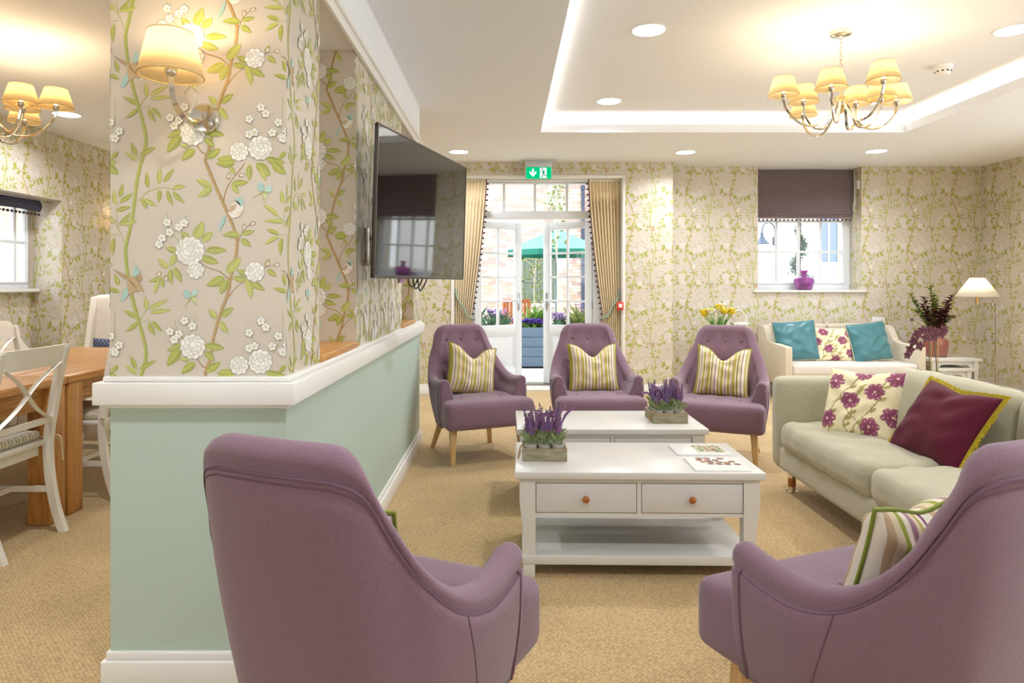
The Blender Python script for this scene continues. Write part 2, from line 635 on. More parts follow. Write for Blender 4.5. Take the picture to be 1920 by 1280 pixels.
    def butterfly(c, s, a):
        ca, sa = math.cos(a), math.sin(a)
        def t(x, y): return (c[0] + s * (x * ca - y * sa), c[1] + s * (x * sa + y * ca))
        poly([t(0, 0), t(-8, -30), t(-26, -36), t(-34, -14), t(-22, 2)], TEAL, 4)
        poly([t(0, 0), t(6, -26), t(24, -34), t(32, -14), t(20, 4)], (182, 214, 204) if detail else (204, 210, 194), 4)
        poly([t(0, 2), t(20, 8), t(18, 26), t(4, 22)], (206, 214, 150), 4)
        strip([t(-16, 18), t(0, 2), t(22, -4)], 5, GREEN, 5, 3)
        strip([t(-10, 16), t(-34, 34), t(-30, 44)], 2, GREEN, 5, 3)
        strip([t(4, 14), t(10, 34), t(26, 40)], 2, GREEN, 5, 3)
    # stems
    gs = [(174, -60), (172, 0), (150, 100), (130, 260), (100, 400), (95, 435), (103, 530), (125, 650), (155, 760), (180, 850), (193, 920), (186, 980), (174, 1024)]
    strip(gs[1:], 17, (176, 182, 92), 0)
    if detail:
        strip([(x + 5, y) for x, y in gs[1:]], 4, (158, 164, 72), 1)
    br = [(476, 0), (500, 60), (530, 130), (565, 210), (600, 290), (622, 350), (630, 400), (622, 470), (600, 560), (585, 640), (545, 750), (515, 860), (505, 930), (490, 985), (476, 1024)]
    strip(br, 16, BROWN, 0)
    if detail:
        strip([(x + 5, y) for x, y in br], 4, BROWN2, 1)
    for path, w in (([(595, 575), (550, 535), (480, 510), (437, 470)], 6), ([(590, 655), (625, 610), (665, 580)], 5), ([(565, 200), (575, 150), (600, 100), (640, 50), (668, 12)], 6),
                    ([(635, 395), (662, 335), (700, 302)], 4), ([(498, 1000), (462, 985), (432, 940)], 6), ([(665, 580), (710, 540), (775, 510), (820, 500)], 3)):
        strip(path, w, BROWN2, 0, 4, w * .6)
    for path, w in (([(158, 195), (200, 152), (270, 130), (335, 145)], 5), ([(98, 412), (62, 330), (22, 270)], 4), ([(62, 330), (50, 250), (60, 190)], 3), ([(160, 775), (190, 725), (225, 690)], 4),
                    ([(180, 775), (205, 762), (240, 800)], 3), ([(865, 300), (830, 268), (800, 245)], 3), ([(868, 355), (815, 355), (790, 345)], 3), ([(340, 510), (290, 550), (235, 580)], 3),
                    ([(170, 1030), (150, 1000), (135, 970)], 3), ([(400, 880), (350, 830), (330, 765)], 3), ([(390, 850), (420, 790), (440, 735)], 3), ([(800, 930), (845, 850), (848, 720)], 3),
                    ([(740, 930), (715, 870), (672, 800)], 3), ([(370, 400), (310, 340), (292, 250)], 3), ([(350, 330), (375, 295), (383, 265)], 3)):
        strip(path, w, (178, 182, 100), 0, 4, w * .6)
    # slim bamboo leaves
    for b, t in (((205, 135), (197, 55)), ((255, 115), (262, 28)), ((275, 105), (328, 38)), ((320, 134), (385, 126)), ((258, 140), (254, 202)), ((295, 140), (325, 218)), ((320, 148), (380, 205)),
                 ((175, 182), (200, 234)), ((182, 182), (246, 220)), ((45, 212), (38, 142)), ((66, 180), (82, 110)), ((65, 202), (130, 156)), ((50, 242), (120, 222)), ((65, 312), (118, 250)), ((80, 306), (152, 288)),
                 ((196, 720), (190, 650)), ((212, 712), (298, 666)), ((212, 730), (316, 716)), ((150, 757), (84, 720)), ((158, 772), (96, 822)), ((205, 775), (238, 840)), ((222, 770), (270, 822)),
                 ((148, 1002), (120, 938)), ((160, 1002), (242, 960)), ((152, 1028), (92, 982)), ((830, 268), (756, 210)), ((855, 296), (760, 291)), ((832, 352), (770, 331)), ((832, 364), (764, 404)),
                 ((846, 368), (840, 458)), ((866, 602), (848, 542)), ((872, 634), (804, 612)), ((60, 980), (22, 1020))):
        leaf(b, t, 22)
    # broad leaves
    for b, t, w in (((510, 132), (434, 94), 34), ((510, 132), (440, 172), 34), ((605, 112), (686, 104), 30), ((605, 116), (638, 160), 26), ((648, 360), (560, 358), 34), ((652, 352), (716, 338), 24), ((650, 376), (700, 412), 30),
                    ((425, 378), (466, 290), 50), ((462, 388), (514, 342), 38), ((478, 432), (582, 432), 36), ((458, 462), (542, 492), 40), ((402, 382), (364, 340), 34), ((342, 438), (288, 418), 30), ((332, 450), (308, 508), 34),
                    ((302, 516), (250, 472), 30), ((312, 520), (316, 595), 26), ((330, 515), (364, 584), 32), ((280, 562), (206, 582), 22), ((255, 572), (234, 642), 20), ((270, 572), (279, 612), 20),
                    ((580, 540), (650, 464), 46), ((572, 560), (483, 600), 46), ((586, 572), (552, 642), 44), ((610, 562), (682, 576), 28), ((682, 552), (630, 524), 30), ((676, 570), (698, 664), 34), ((698, 580), (764, 624), 32),
                    ((776, 522), (820, 556), 26), ((766, 508), (786, 472), 22), ((532, 758), (494, 714), 30), ((556, 752), (614, 706), 32), ((548, 770), (586, 830), 30), ((368, 880), (294, 912), 30), ((360, 905), (294, 986), 48),
                    ((474, 888), (570, 902), 38), ((476, 915), (522, 962), 34), ((484, 1014), (552, 968), 40), ((430, 970), (364, 1024), 40), ((400, 960), (354, 950), 20), ((612, 1014), (534, 1018), 34), ((768, 1014), (862, 1034), 34),
                    ((622, 8), (530, 14), 40), ((690, 18), (690, 98), 30), ((722, 14), (792, 74), 46), ((800, 6), (866, 66), 44), ((598, 30), (622, 66), 24), ((745, 40), (770, 96), 28)):
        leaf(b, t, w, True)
    for c, r in (((405, 435), 66), ((432, 528), 40), ((716, 535), 46), ((418, 893), 58), ((640, 982), 44), ((742, 965), 56)):
        peony(c, r)
    for c in ((352, 320), (308, 345), (258, 402), (378, 300), (296, 298), (272, 372), (310, 820), (352, 832), (418, 795), (380, 768), (330, 860), (770, 800), (830, 842), (716, 890), (800, 892), (690, 826), (852, 920), (746, 770), (690, 900),
              (40, 915), (66, 885)):
        blossom(c, 21)
    for c, a in (((590, 75), 0.3), ((652, 70), 1.2), ((664, 320), 0.2), ((706, 302), 1.0), ((256, 545), 0.5), ((290, 566), 0.2), ((776, 494), 0.4), ((822, 500), 1.3)):
        bud(c, a)
    # birds
    poly([(34, 520), (110, 556), (128, 580), (90, 566)], TAN, 6)
    poly([(106, 560), (140, 556), (172, 600), (184, 640), (168, 630), (140, 625), (118, 652), (106, 620)], (190, 164, 120), 7)
    poly([(130, 552), (144, 500), (164, 530), (158, 566)], TEAL, 6); poly([(146, 556), (166, 540), (176, 572), (160, 584)], TAN, 8)
    poly([(104, 600), (112, 640), (90, 676), (72, 668), (84, 632)], TEAL, 6)
    if detail:
        for k in range(4):
            poly([(112 + 8 * k, 572 + 9 * k), (118 + 8 * k, 570 + 9 * k), (128 + 8 * k, 596 + 9 * k)], (150, 122, 80), 8)
        poly([(168, 628), (184, 640), (170, 640)], WHITE, 8)
    poly([(586, 250), (600, 216), (630, 196), (660, 206), (662, 240), (640, 270), (606, 278)], (236, 230, 216), 6)
    poly([(586, 250), (600, 220), (632, 206), (622, 236), (600, 250)], (196, 176, 140), 7)
    poly([(620, 190), (636, 178), (656, 182), (664, 204), (650, 222), (640, 200)], TEAL, 7)
    poly([(578, 262), (570, 300), (544, 344), (546, 312), (564, 270)], TEAL, 6)
    poly([(634, 250), (660, 236), (650, 262), (636, 272)], (232, 214, 192), 7)
    butterfly((758, 150), 1.15, 0.3)
    butterfly((412, 655), 1.1, -0.15)
    tri = np.array([[t[0], t[1], t[2]] for t in T])           # n,3,2
    tri[:, :, 0] = (tri[:, :, 0] - 22) * S5
    tri[:, :, 1] = (1035 - tri[:, :, 1]) * S5
    col = np.array([lin(t[3]) for t in T])
    lay = np.array([t[4] for t in T])
    # consistent winding
    a = tri[:, 1] - tri[:, 0]; b = tri[:, 2] - tri[:, 0]
    neg = (a[:, 0] * b[:, 1] - a[:, 1] * b[:, 0]) < 0
    tri[neg] = tri[neg][:, ::-1]
    return tri, col, lay

TILES = {1: build_tile(True), 0: build_tile(False)}

def clip_poly(p, x0, x1, y0, y1):
    for ax, lim, sg in ((0, x0, 1), (0, x1, -1), (1, y0, 1), (1, y1, -1)):
        out = []
        n = len(p)
        for i in range(n):
            a, b = p[i], p[(i + 1) % n]
            da, db = sg * (a[ax] - lim), sg * (b[ax] - lim)
            if da >= 0: out.append(a)
            if (da >= 0) != (db >= 0):
                t = da / (da - db); out.append(a + (b - a) * t)
        p = out
        if len(p) < 3: return []
    return p

PRINT_MAT = VCOL('printed_wallpaper_ink', rough=0.40, spec=0.6)
_b = [n for n in PRINT_MAT.node_tree.nodes if n.type == 'BSDF_PRINCIPLED'][0]
_b.inputs['Coat Weight'].default_value = 0.35; _b.inputs['Coat Roughness'].default_value = 0.28
def wallpaper(parent, origin, ua, va, rects, u0, v0, detail=0):
    """lay the repeat over rectangles (u0,u1,v0,v1) of a wall plane; normal is ua x va"""
    tri, col, lay = TILES[detail]
    o = np.array(origin, float); ua = np.array(ua, float); va = np.array(va, float)
    nn = np.cross(ua, va)
    V = []; C = []; Fc = []
    cnt = 0
    for (a0, a1, b0, b1) in rects:
        i0 = math.floor((a0 - u0) / TW) - 1; i1 = math.floor((a1 - u0) / TW) + 1
        j0 = math.floor((b0 - v0) / TH) - 1; j1 = math.floor((b1 - v0) / TH) + 1
        for i in range(i0, i1 + 1):
            for j in range(j0, j1 + 1):
                t = tri + np.array([u0 + i * TW, v0 + j * TH])
                mn = t.min(1); mx = t.max(1)
                out = (mx[:, 0] <= a0) | (mn[:, 0] >= a1) | (mx[:, 1] <= b0) | (mn[:, 1] >= b1)
                ins = (mn[:, 0] >= a0) & (mx[:, 0] <= a1) & (mn[:, 1] >= b0) & (mx[:, 1] <= b1)
                k = np.nonzero(ins)[0]
                if len(k):
                    w = t[k].reshape(-1, 2)
                    h = np.repeat(0.0006 + 0.0003 * lay[k], 3)
                    V.append(o + w[:, :1] * ua + w[:, 1:] * va + h[:, None] * nn)
                    C.append(np.repeat(col[k], 3, 0))
                    Fc.append((np.arange(len(k) * 3).reshape(-1, 3) + cnt).tolist())
                    cnt += len(k) * 3
                for q in np.nonzero(~out & ~ins)[0]:
                    p = clip_poly([t[q][0], t[q][1], t[q][2]], a0, a1, b0, b1)
                    if len(p) < 3: continue
                    p = np.array(p)
                    V.append(o + p[:, :1] * ua + p[:, 1:] * va + (0.0006 + 0.0003 * lay[q]) * nn)
                    C.append(np.repeat(col[q][None], len(p), 0))
                    Fc.append([tuple(range(cnt, cnt + len(p)))])
                    cnt += len(p)
    if not V: return None
    V = np.concatenate(V); C = np.concatenate(C)
    me = bpy.data.meshes.new('wallpaper_print')
    me.from_pydata(V.tolist(), [], [f for fl in Fc for f in fl])
    at = me.attributes.new('Col', 'FLOAT_COLOR', 'POINT')
    at.data.foreach_set('color', np.concatenate([C, np.ones((len(C), 1))], 1).ravel())
    me.materials.append(PRINT_MAT)
    ob = bpy.data.objects.new('wallpaper_print', me)
    link(ob, parent)
    ob['kind'] = 'stuff'
    ob['label'] = 'printed green leafy branches and white blossom on the wallpaper'
    return ob

# ------------------------------------------------------------------ shared materials
M_PAPER = P('pearl_wallpaper', (209, 198, 181), 0.38, 0.0, 0.6, coat=0.3, var=(1.5, 0.02))
[n for n in M_PAPER.node_tree.nodes if n.type == 'BSDF_PRINCIPLED'][0].inputs['Coat Roughness'].default_value = 0.28
M_WHITE = P('white_satin_paint', (236, 234, 228), 0.32)
M_CEIL = P('white_ceiling_paint', (240, 242, 246), 0.85, 0, 0.2)
M_GREEN = P('pale_mint_paint', (182, 200, 186), 0.5, 0, 0.3)
M_CARPET = CARPET()
M_OAK = WOOD('honey_oak', (214, 160, 92), (176, 116, 54), 0.32, (14, 1, 14), 4.0)
M_OAKV = WOOD('honey_oak_upright', (206, 150, 82), (172, 112, 54), 0.35, (14, 14, 1), 4.0)
M_BEECH = WOOD('pale_beech', (226, 190, 136), (206, 164, 108), 0.4, (16, 16, 1), 3.0)
M_CHROME = P('polished_chrome', (225, 222, 216), 0.08, 1.0)
M_STEEL = P('brushed_nickel', (196, 188, 176), 0.25, 1.0)
M_PANE = GLASS('window_glass')
M_UPVC = P('white_window_frame', (232, 236, 240), 0.3)

# ------------------------------------------------------------------ the room shell
ZC = 2.614                       # ceiling height
XL, XR = -4.10, 5.53             # side walls
YA, YB = 7.50, 7.77              # the two planes of the far wall
PX0, PX1 = -1.2185, -0.678       # partition faces
PY0, PY1 = 2.05, 5.19
YBACK = -2.2

floor = struct(G().box(XL - 0.6, XR + 0.2, YBACK, 7.80, -0.12, 0).build('floor', M_CARPET), 'sandy beige loop carpet over the whole room')

# ceiling with a raised tray
TX0, TX1, TY0, TY1 = 0.306, 3.60, 2.07, 6.03
g = G()
g.box(XL - 0.6, TX0, YBACK, 8.3, ZC, ZC + 0.03); g.box(TX1, XR + 0.2, YBACK, 8.3, ZC, ZC + 0.03)
g.box(TX0, TX1, YBACK, TY0, ZC, ZC + 0.03); g.box(TX0, TX1, TY1, 8.3, ZC, ZC + 0.03)
ceiling = struct(g.build('ceiling', M_CEIL), 'smooth white ceiling with a raised rectangular tray')
ZU = 2.775; CV = 0.17
g = G()
g.box(TX0 - CV, TX1 + CV, TY0 - CV, TY1 + CV, ZU, ZU + 0.04)
g.box(TX0 - CV - 0.02, TX0 - CV, TY0 - CV, TY1 + CV, ZC + 0.03, ZU); g.box(TX1 + CV, TX1 + CV + 0.02, TY0 - CV, TY1 + CV, ZC + 0.03, ZU)
g.box(TX0 - CV, TX1 + CV, TY0 - CV - 0.02, TY0 - CV, ZC + 0.03, ZU); g.box(TX0 - CV, TX1 + CV, TY1 + CV, TY1 + CV + 0.02, ZC + 0.03, ZU)
g.build('tray_recess', M_CEIL, ceiling)
g = G()
LT = 0.018; LZ = ZC + 0.075
g.box(TX0 - LT, TX0, TY0 - LT, TY1 + LT, ZC + 0.03, LZ); g.box(TX1, TX1 + LT, TY0 - LT, TY1 + LT, ZC + 0.03, LZ)
g.box(TX0, TX1, TY0 - LT, TY0, ZC + 0.03, LZ); g.box(TX0, TX1, TY1, TY1 + LT, ZC + 0.03, LZ)
g.build('tray_lip', M_CEIL, ceiling)
m_led = EMIT('warm_led_strip', (255, 244, 230), COVE_E)
for a in ((TX0 - 0.09, TX0 - 0.07, TY0 - 0.08, TY1 + 0.08), (TX1 + 0.07, TX1 + 0.09, TY0 - 0.08, TY1 + 0.08), (TX0 - 0.06, TX1 + 0.06, TY0 - 0.09, TY0 - 0.07), (TX0 - 0.06, TX1 + 0.06, TY1 + 0.07, TY1 + 0.09)):
    o = G().box(*a, ZC + 0.031, ZC + 0.042).build('led_strip', m_led, ceiling)
    o['label'] = 'warm glowing strip light hidden in the ceiling cove'

# far wall, plane A (with the garden doors) and plane B (with the window)
DX0, DX1, DZ = -0.606, 1.308, 2.446
g = G()
g.box(XL - 0.6, DX0, YA, 8.05, 0, ZC); g.box(DX1, 1.872, YA, 8.05, 0, ZC); g.box(DX0, DX1, YA, 8.05, DZ, ZC)
wall_a = struct(g.build('wall_back', M_PAPER), 'cream wallpapered wall around the garden doors')
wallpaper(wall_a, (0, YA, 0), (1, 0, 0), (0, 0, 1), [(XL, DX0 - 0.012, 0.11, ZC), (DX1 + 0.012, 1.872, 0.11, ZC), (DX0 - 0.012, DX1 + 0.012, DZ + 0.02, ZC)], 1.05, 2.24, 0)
WX0, WX1, WZ = 2.928, 4.134, 1.147
g = G()
g.box(1.872, WX0, YB, 8.30, 0, ZC); g.box(WX1, XR + 0.2, YB, 8.30, 0, ZC); g.box(WX0, WX1, YB, 8.30, 0, WZ)
wall_b = struct(g.build('wall_back', M_PAPER), 'cream wallpapered wall around the blind-hung window')
wallpaper(wall_b, (0, YB, 0), (1, 0, 0), (0, 0, 1), [(1.872, WX0, 0.11, ZC), (WX1, XR, 0.11, ZC), (WX0, WX1, 0.11, WZ)], 1.79, 1.60, 0)
wallpaper(wall_b, (WX1, 0, 0), (0, -1, 0), (0, 0, 1), [(-8.05, -YB, WZ, ZC)], 0.3, 1.6, 0)
wallpaper(wall_a, (1.872, 0, 0), (0, 1, 0), (0, 0, 1), [(YA, YB, 0.11, ZC)], 0.1, 2.24, 0)
g = G()
rops = [(-1.7, 1.6), (2.2, 5.6)]      # side windows added out of view to even out the brightness
ys_ = [YBACK] + [v for o in rops for v in o] + [YB]
for k in range(0, 6, 2):
    g.box(XR, XR + 0.2, ys_[k], ys_[k + 1], 0, ZC)
for a, b in rops:
    g.box(XR, XR + 0.2, a, b, 0, 0.3); g.box(XR, XR + 0.2, a, b, 2.4, ZC)
wall_r = struct(g.build('wall_right', M_PAPER), 'cream wallpapered side wall behind the floor lamp')
for a, b in rops:
    G().box(XR + 0.105, XR + 0.11, a, b, 0.3, 2.4).build('pane', M_PANE, wall_r)
    for y in (a, (a + b) / 2 - 0.03, b - 0.06):
        G().box(XR + 0.08, XR + 0.14, y, y + 0.06, 0.3, 2.4).build('frame_bar', M_UPVC, wall_r)
    G().box(XR + 0.08, XR + 0.14, a, b, 1.35, 1.41).build('frame_bar', M_UPVC, wall_r)
wallpaper(wall_r, (XR, 0, 0), (0, -1, 0), (0, 0, 1), [(-YB, -5.6, 0.11, ZC), (-2.2, -1.6, 0.11, ZC)], -7.9, 1.60, 0)

# wall behind the camera; three tall windows added to brighten the room
g = G()
ops = [(-3.4, -2.2), (-0.3, 0.9), (3.1, 4.3)]
xs_ = [XL - 0.6] + [v for o in ops for v in o] + [XR + 0.2]
for k in range(0, 8, 2):
    g.box(xs_[k], xs_[k + 1], YBACK - 0.2, YBACK, 0, ZC)
for a, b in ops:
    g.box(a, b, YBACK - 0.2, YBACK, 0, 0.35); g.box(a, b, YBACK - 0.2, YBACK, 2.3, ZC)
wall_f = struct(g.build('wall_front', M_PAPER), 'wallpapered wall with added fill-light windows behind the viewpoint')
for a, b in ops:
    G().box(a, b, YBACK - 0.11, YBACK - 0.105, 0.35, 2.3).build('pane', M_PANE, wall_f)
    for x in (a, (a + b) / 2 - 0.03, b - 0.06):
        G().box(x, x + 0.06, YBACK - 0.14, YBACK - 0.08, 0.35, 2.3).build('frame_bar', M_UPVC, wall_f)

# left (dining) wall with a window recess
RY0, RY1, RZ, RX = 4.70, 6.145, 2.01, -4.365
g = G()
g.box(XL - 0.6, XL, YBACK, RY0, 0, ZC); g.box(XL - 0.6, XL, RY1, YA, 0, ZC); g.box(XL - 0.6, XL, RY0, RY1, RZ, ZC)
LWY0, LWY1, LWZ0, LWZ1 = 5.12, 6.12, 1.20, 2.0
g.box(XL - 0.6, RX, RY0, RY1, 0, LWZ0); g.box(XL - 0.6, RX, RY0, LWY0, LWZ0, RZ); g.box(XL - 0.6, RX, LWY1, RY1, LWZ0, RZ)
wall_l = struct(g.build('wall_left', M_PAPER), 'wallpapered dining side wall with a deep window recess')
wallpaper(wall_l, (XL, 0, 0), (0, 1, 0), (0, 0, 1), [(-0.6, RY0, 0.11, ZC), (RY1, YA, 0.11, ZC), (RY0, RY1, RZ, ZC)], 0.2, 1.5, 0)
wallpaper(wall_l, (RX, 0, 0), (0, 1, 0), (0, 0, 1), [(RY0, RY1, 0.11, LWZ0)], 0.1, 1.5, 0)
wallpaper(wall_l, (0, RY1, 0), (1, 0, 0), (0, 0, 1), [(RX, XL, 0.11, RZ)], 0.23, 1.45, 0)

# partition: mint dado, cap rail, three papered piers, header beam
wall_p = struct(G().box(PX0, PX1, PY0, PY1, 0, 0.90).build('wall_partition', M_GREEN), 'pale mint painted half-height partition wall')
E = 0.036
g = G()
g.box(PX0 - E, PX1 + E, PY0 - E, PY1 + E, 0.873, 0.942)
trim_1 = struct(g.build('trim_1', M_WHITE, bevel=0.004), 'white cap rail along the top of the mint partition')
G().box(PX0 - 0.016, PX1 + 0.016, PY0 - 0.016, PY1 + 0.016, 0.942, 0.958).build('bead', M_WHITE, trim_1, bevel=0.005)
G().box(PX0 - 0.012, PX1 + 0.012, PY0 - 0.012, PY1 + 0.012, 0.860, 0.873).build('bead', M_WHITE, trim_1, bevel=0.004)
HZ = 2.295
wall_piers = []
for k, (y0, y1) in enumerate(((PY0, 2.41), (3.005, 4.30), (4.87, PY1))):
    p = struct(G().box(PX0, PX1, y0, y1, 0.958, HZ).build('wall_pier', M_PAPER),
               ('near wallpapered pier of the partition carrying the wall light', 'wide wallpapered pier of the partition behind the television', 'farthest narrow wallpapered pier of the partition')[k])
    d = 1 if k < 2 else 0
    wallpaper(p, (PX0, y0, 0), (1, 0, 0), (0, 0, 1), [(0, PX1 - PX0, 0.958, HZ)], 0.0 if k == 0 else 0.115, 0.958 if k == 0 else 0.80, 1)
    wallpaper(p, (PX1, y0, 0), (0, 1, 0), (0, 0, 1), [(0, y1 - y0, 0.958, HZ)], -0.03, 0.958, d)
    wallpaper(p, (PX0, y1, 0), (0, -1, 0), (0, 0, 1), [(0, y1 - y0, 0.958, HZ)], -0.1, 0.90, 0)
    wallpaper(p, (PX1, y1, 0), (-1, 0, 0), (0, 0, 1), [(0, PX1 - PX0, 0.958, HZ)], 0.05, 0.85, 0)
    wall_piers.append(p)
header = struct(G().box(PX0, PX1, PY0, PY1, HZ, ZC).build('wall_header', M_CEIL), 'white painted beam above the partition')
g = G()
g.box(PX1, PX1 + 0.022, PY0, PY1, 2.275, 2.335)
g.box(PX1, PX1 + 0.034, PY0, PY1, 2.318, 2.335)
trim_2 = struct(g.build('trim_2', M_WHITE, bevel=0.004), 'white moulding along the beam over the partition')
for (y0, y1), lb in (((2.41, 3.005), 'oak sill board in the near opening of the partition'), ((4.30, 4.87), 'oak sill board in the far opening of the partition')):
    s_ = G().box(PX0 - 0.01, PX1 + 0.012, y0 + 0.002, y1 - 0.002, 0.958, 0.984).build('window_sill_board', M_OAK, bevel=0.003)
    tag(s_, lb, 'sill')

# skirting boards
def skirt(name, x0, x1, y0, y1, side, label, hgt=0.115):
    g = G()
    g.box(x0, x1, y0, y1, 0, hgt - 0.025)
    cx = {'+x': (x0, x1 - 0.010, y0, y1), '-x': (x0 + 0.010, x1, y0, y1), '-y': (x0, x1, y0 + 0.010, y1), '+y': (x0, x1, y0, y1 - 0.010)}[side]
    g.box(*cx, hgt - 0.025, hgt)
    return struct(g.build(name, M_WHITE, bevel=0.004), label)
B = 0.02
g = G()
g.box(PX0 - B, PX1 + B, PY0 - B, PY1 + B, 0, 0.09)
bb = struct(g.build('baseboard_partition', M_WHITE, bevel=0.004), 'white skirting board around the mint partition')
G().box(PX0 - 0.010, PX1 + 0.010, PY0 - 0.010, PY1 + 0.010, 0.09, 0.115).build('bead', M_WHITE, bb, bevel=0.005)
skirt('baseboard_back', XL, DX0 - 0.02, YA - B, YA, '-y', 'white skirting board left of the garden doors')
skirt('baseboard_back', DX1 + 0.02, 1.872, YA - B, YA, '-y', 'white skirting board right of the garden doors')
skirt('baseboard_back', 1.872, XR, YB - B, YB, '-y', 'white skirting board behind the small white sofa')
skirt('baseboard_right', XR - B, XR, YBACK, YB - B, '-x', 'white skirting board behind the floor lamp')
skirt('baseboard_left', XL, XL + B, RY1, YA - B, '+x', 'white skirting board in the dining area')
# ------------------------------------------------------------------ sheets (curtains, blinds)
def sheet(name, fn, nu, nv, mat, parent=None, solid=0.004, smooth=True):
    vs = []; fs = []; uv = []
    for j in range(nv + 1):
        for i in range(nu + 1):
            u, v = i / nu, j / nv
            vs.append(fn(u, v)); uv.append((u, 1 - v))
    for j in range(nv):
        for i in range(nu):
            a = j * (nu + 1) + i
            fs.append((a, a + nu + 1, a + nu + 2, a + 1))
    me = bpy.data.meshes.new(name)
    me.from_pydata(vs, [], fs)
    l = me.uv_layers.new(name='UVMap')
    for lp in me.loops:
        l.data[lp.index].uv = uv[lp.vertex_index]
    if smooth:
        for p in me.polygons: p.use_smooth = True
    me.materials.append(mat)
    o = bpy.data.objects.new(name, me)
    link(o, parent)
    if solid:
        md = o.modifiers.new('thickness', 'SOLIDIFY'); md.thickness = solid; md.offset = 0
    return o

# ------------------------------------------------------------------ garden doors
YD = 7.80
HX0, HX1 = -0.386, 1.008
trim_3 = struct(bpy.data.objects.new('trim_3', None), 'white door frame and lining of the garden doors'); link(trim_3)
def tbox(name, *a, mat=M_UPVC, parent=None, bev=0.004):
    return G().box(*a).build(name, mat, parent, bevel=bev)
tbox('jamb', DX0, HX0, YD - 0.04, YD + 0.06, 0, DZ, parent=trim_3)
tbox('jamb', HX1, DX1, YD - 0.04, YD + 0.06, 0, DZ, parent=trim_3)
tbox('transom_rail', HX0, HX1, YD - 0.05, YD + 0.06, 2.006, 2.093, parent=trim_3)
tbox('head', HX0, HX1, YD - 0.04, YD + 0.06, DZ - 0.035, DZ, parent=trim_3)
tbox('lining', DX0, DX0 + 0.012, YA - 0.008, YD - 0.04, 0, DZ, mat=M_WHITE, parent=trim_3)
tbox('lining', DX1 - 0.012, DX1, YA - 0.008, YD - 0.04, 0, DZ, mat=M_WHITE, parent=trim_3)
tbox('lining', DX0, DX1, YA - 0.008, YD - 0.04, DZ - 0.012, DZ, mat=M_WHITE, parent=trim_3)
for a in ((DX0 - 0.02, DX0 + 0.006, 0, DZ + 0.02), (DX1 - 0.006, DX1 + 0.02, 0, DZ + 0.02), (DX0, DX1, DZ - 0.006, DZ + 0.02)):
    tbox('architrave', a[0], a[1], YA - 0.014, YA, a[2], a[3], mat=M_WHITE, parent=trim_3)
mx = [-0.031, 0.33, 0.703]
for x in mx:
    tbox('mullion', x - 0.015, x + 0.015, YD - 0.03, YD + 0.04, 2.093, DZ - 0.035, parent=trim_3)
ed = [HX0] + mx + [HX1]
for k in range(4):
    tbox('pane', ed[k] + 0.012, ed[k + 1] - 0.012, YD + 0.004, YD + 0.008, 2.09, DZ - 0.03, mat=M_PANE, parent=trim_3, bev=0)
tbox('threshold', DX0, DX1, YD - 0.02, 8.36, -0.06, 0.012, mat=P('pale_stone_sill', (214, 210, 204), 0.7), parent=trim_3)
G().box(-0.1, 0.75, 8.10, 8.34, 0.012, 0.022).build('mat', P('grey_coir_mat', (120, 112, 104), 0.95, bump=(300, .6, .004)), trim_3)

M_LEVER = P('satin_chrome_lever', (206, 210, 214), 0.18, 1.0)
def door_leaf(name, label, hx, sgn, ang):
    W = 0.69; Z0, Z1 = 0.03, 1.99
    d = struct(bpy.data.objects.new(name, None), label); link(d)
    d.location = (hx, YD, 0); d.rotation_euler = (0, 0, R(ang))
    def b(nm, x0, x1, y0, y1, z0, z1, mat=M_UPVC, bev=0.004, par=d):
        return G().box(sgn * x0, sgn * x1, y0, y1, z0, z1).build(nm, mat, par, bevel=bev)
    b('stile', 0.003, 0.095, -0.024, 0.024, Z0, Z1); b('stile', W - 0.095, W, -0.024, 0.024, Z0, Z1)
    b('rail', 0.095, W - 0.095, -0.024, 0.024, 1.905, Z1); b('rail', 0.095, W - 0.095, -0.024, 0.024, 0.64, 0.75); b('rail', 0.095, W - 0.095, -0.024, 0.024, Z0, 0.22)
    b('panel', 0.095, W - 0.095, -0.012, 0.012, 0.22, 0.64)
    for a in ((0.095, 0.115, 0.22, 0.64), (W - 0.115, W - 0.095, 0.22, 0.64), (0.115, W - 0.115, 0.22, 0.24), (0.115, W - 0.115, 0.62, 0.64)):
        b('moulding', a[0], a[1], -0.02, 0.02, a[2], a[3])
    mid = W / 2
    b('glazing_bar', mid - 0.012, mid + 0.012, -0.018, 0.018, 0.75, 1.905)
    hs = [0.75 + (1.905 - 0.75) * k / 4 for k in range(5)]
    for z in hs[1:4]:
        b('glazing_bar', 0.095, W - 0.095, -0.018, 0.018, z - 0.012, z + 0.012)
    for k in range(4):
        for x0, x1 in ((0.095, mid - 0.01), (mid + 0.01, W - 0.095)):
            b('pane', x0 - 0.002, x1 + 0.002, -0.003, 0.003, hs[k] + 0.006, hs[k + 1] - 0.006, M_PANE, 0)
    h = b('handle', W - 0.066, W - 0.030, -0.034, -0.024, 0.92, 1.14, M_LEVER, 0.003)
    g = G(); g.tube([(sgn * (W - 0.048), -0.03, 1.05), (sgn * (W - 0.048), -0.075, 1.05), (sgn * (W - 0.06), -0.082, 1.05), (sgn * (W - 0.17), -0.082, 1.05)], 0.009, 8)
    g.build('lever', M_LEVER, h, smooth=True)
    g = G(); g.lathe([(0.011, 0), (0.011, 0.012)], 12, M=Matrix.Translation((sgn * (W - 0.048), -0.034, 0.96)) @ Matrix.Rotation(PI / 2, 4, 'X'))
    g.build('lock_cylinder', M_LEVER, h)
    for z in (0.25, 1.0, 1.78):
        g = G(); g.lathe([(0.008, -0.045), (0.008, 0.045)], 8, (0, -0.026, z)); g.build('hinge', M_LEVER, d)
    return d
door_leaf('door_1', 'left white glazed garden door standing open outwards', HX0, 1, 36)
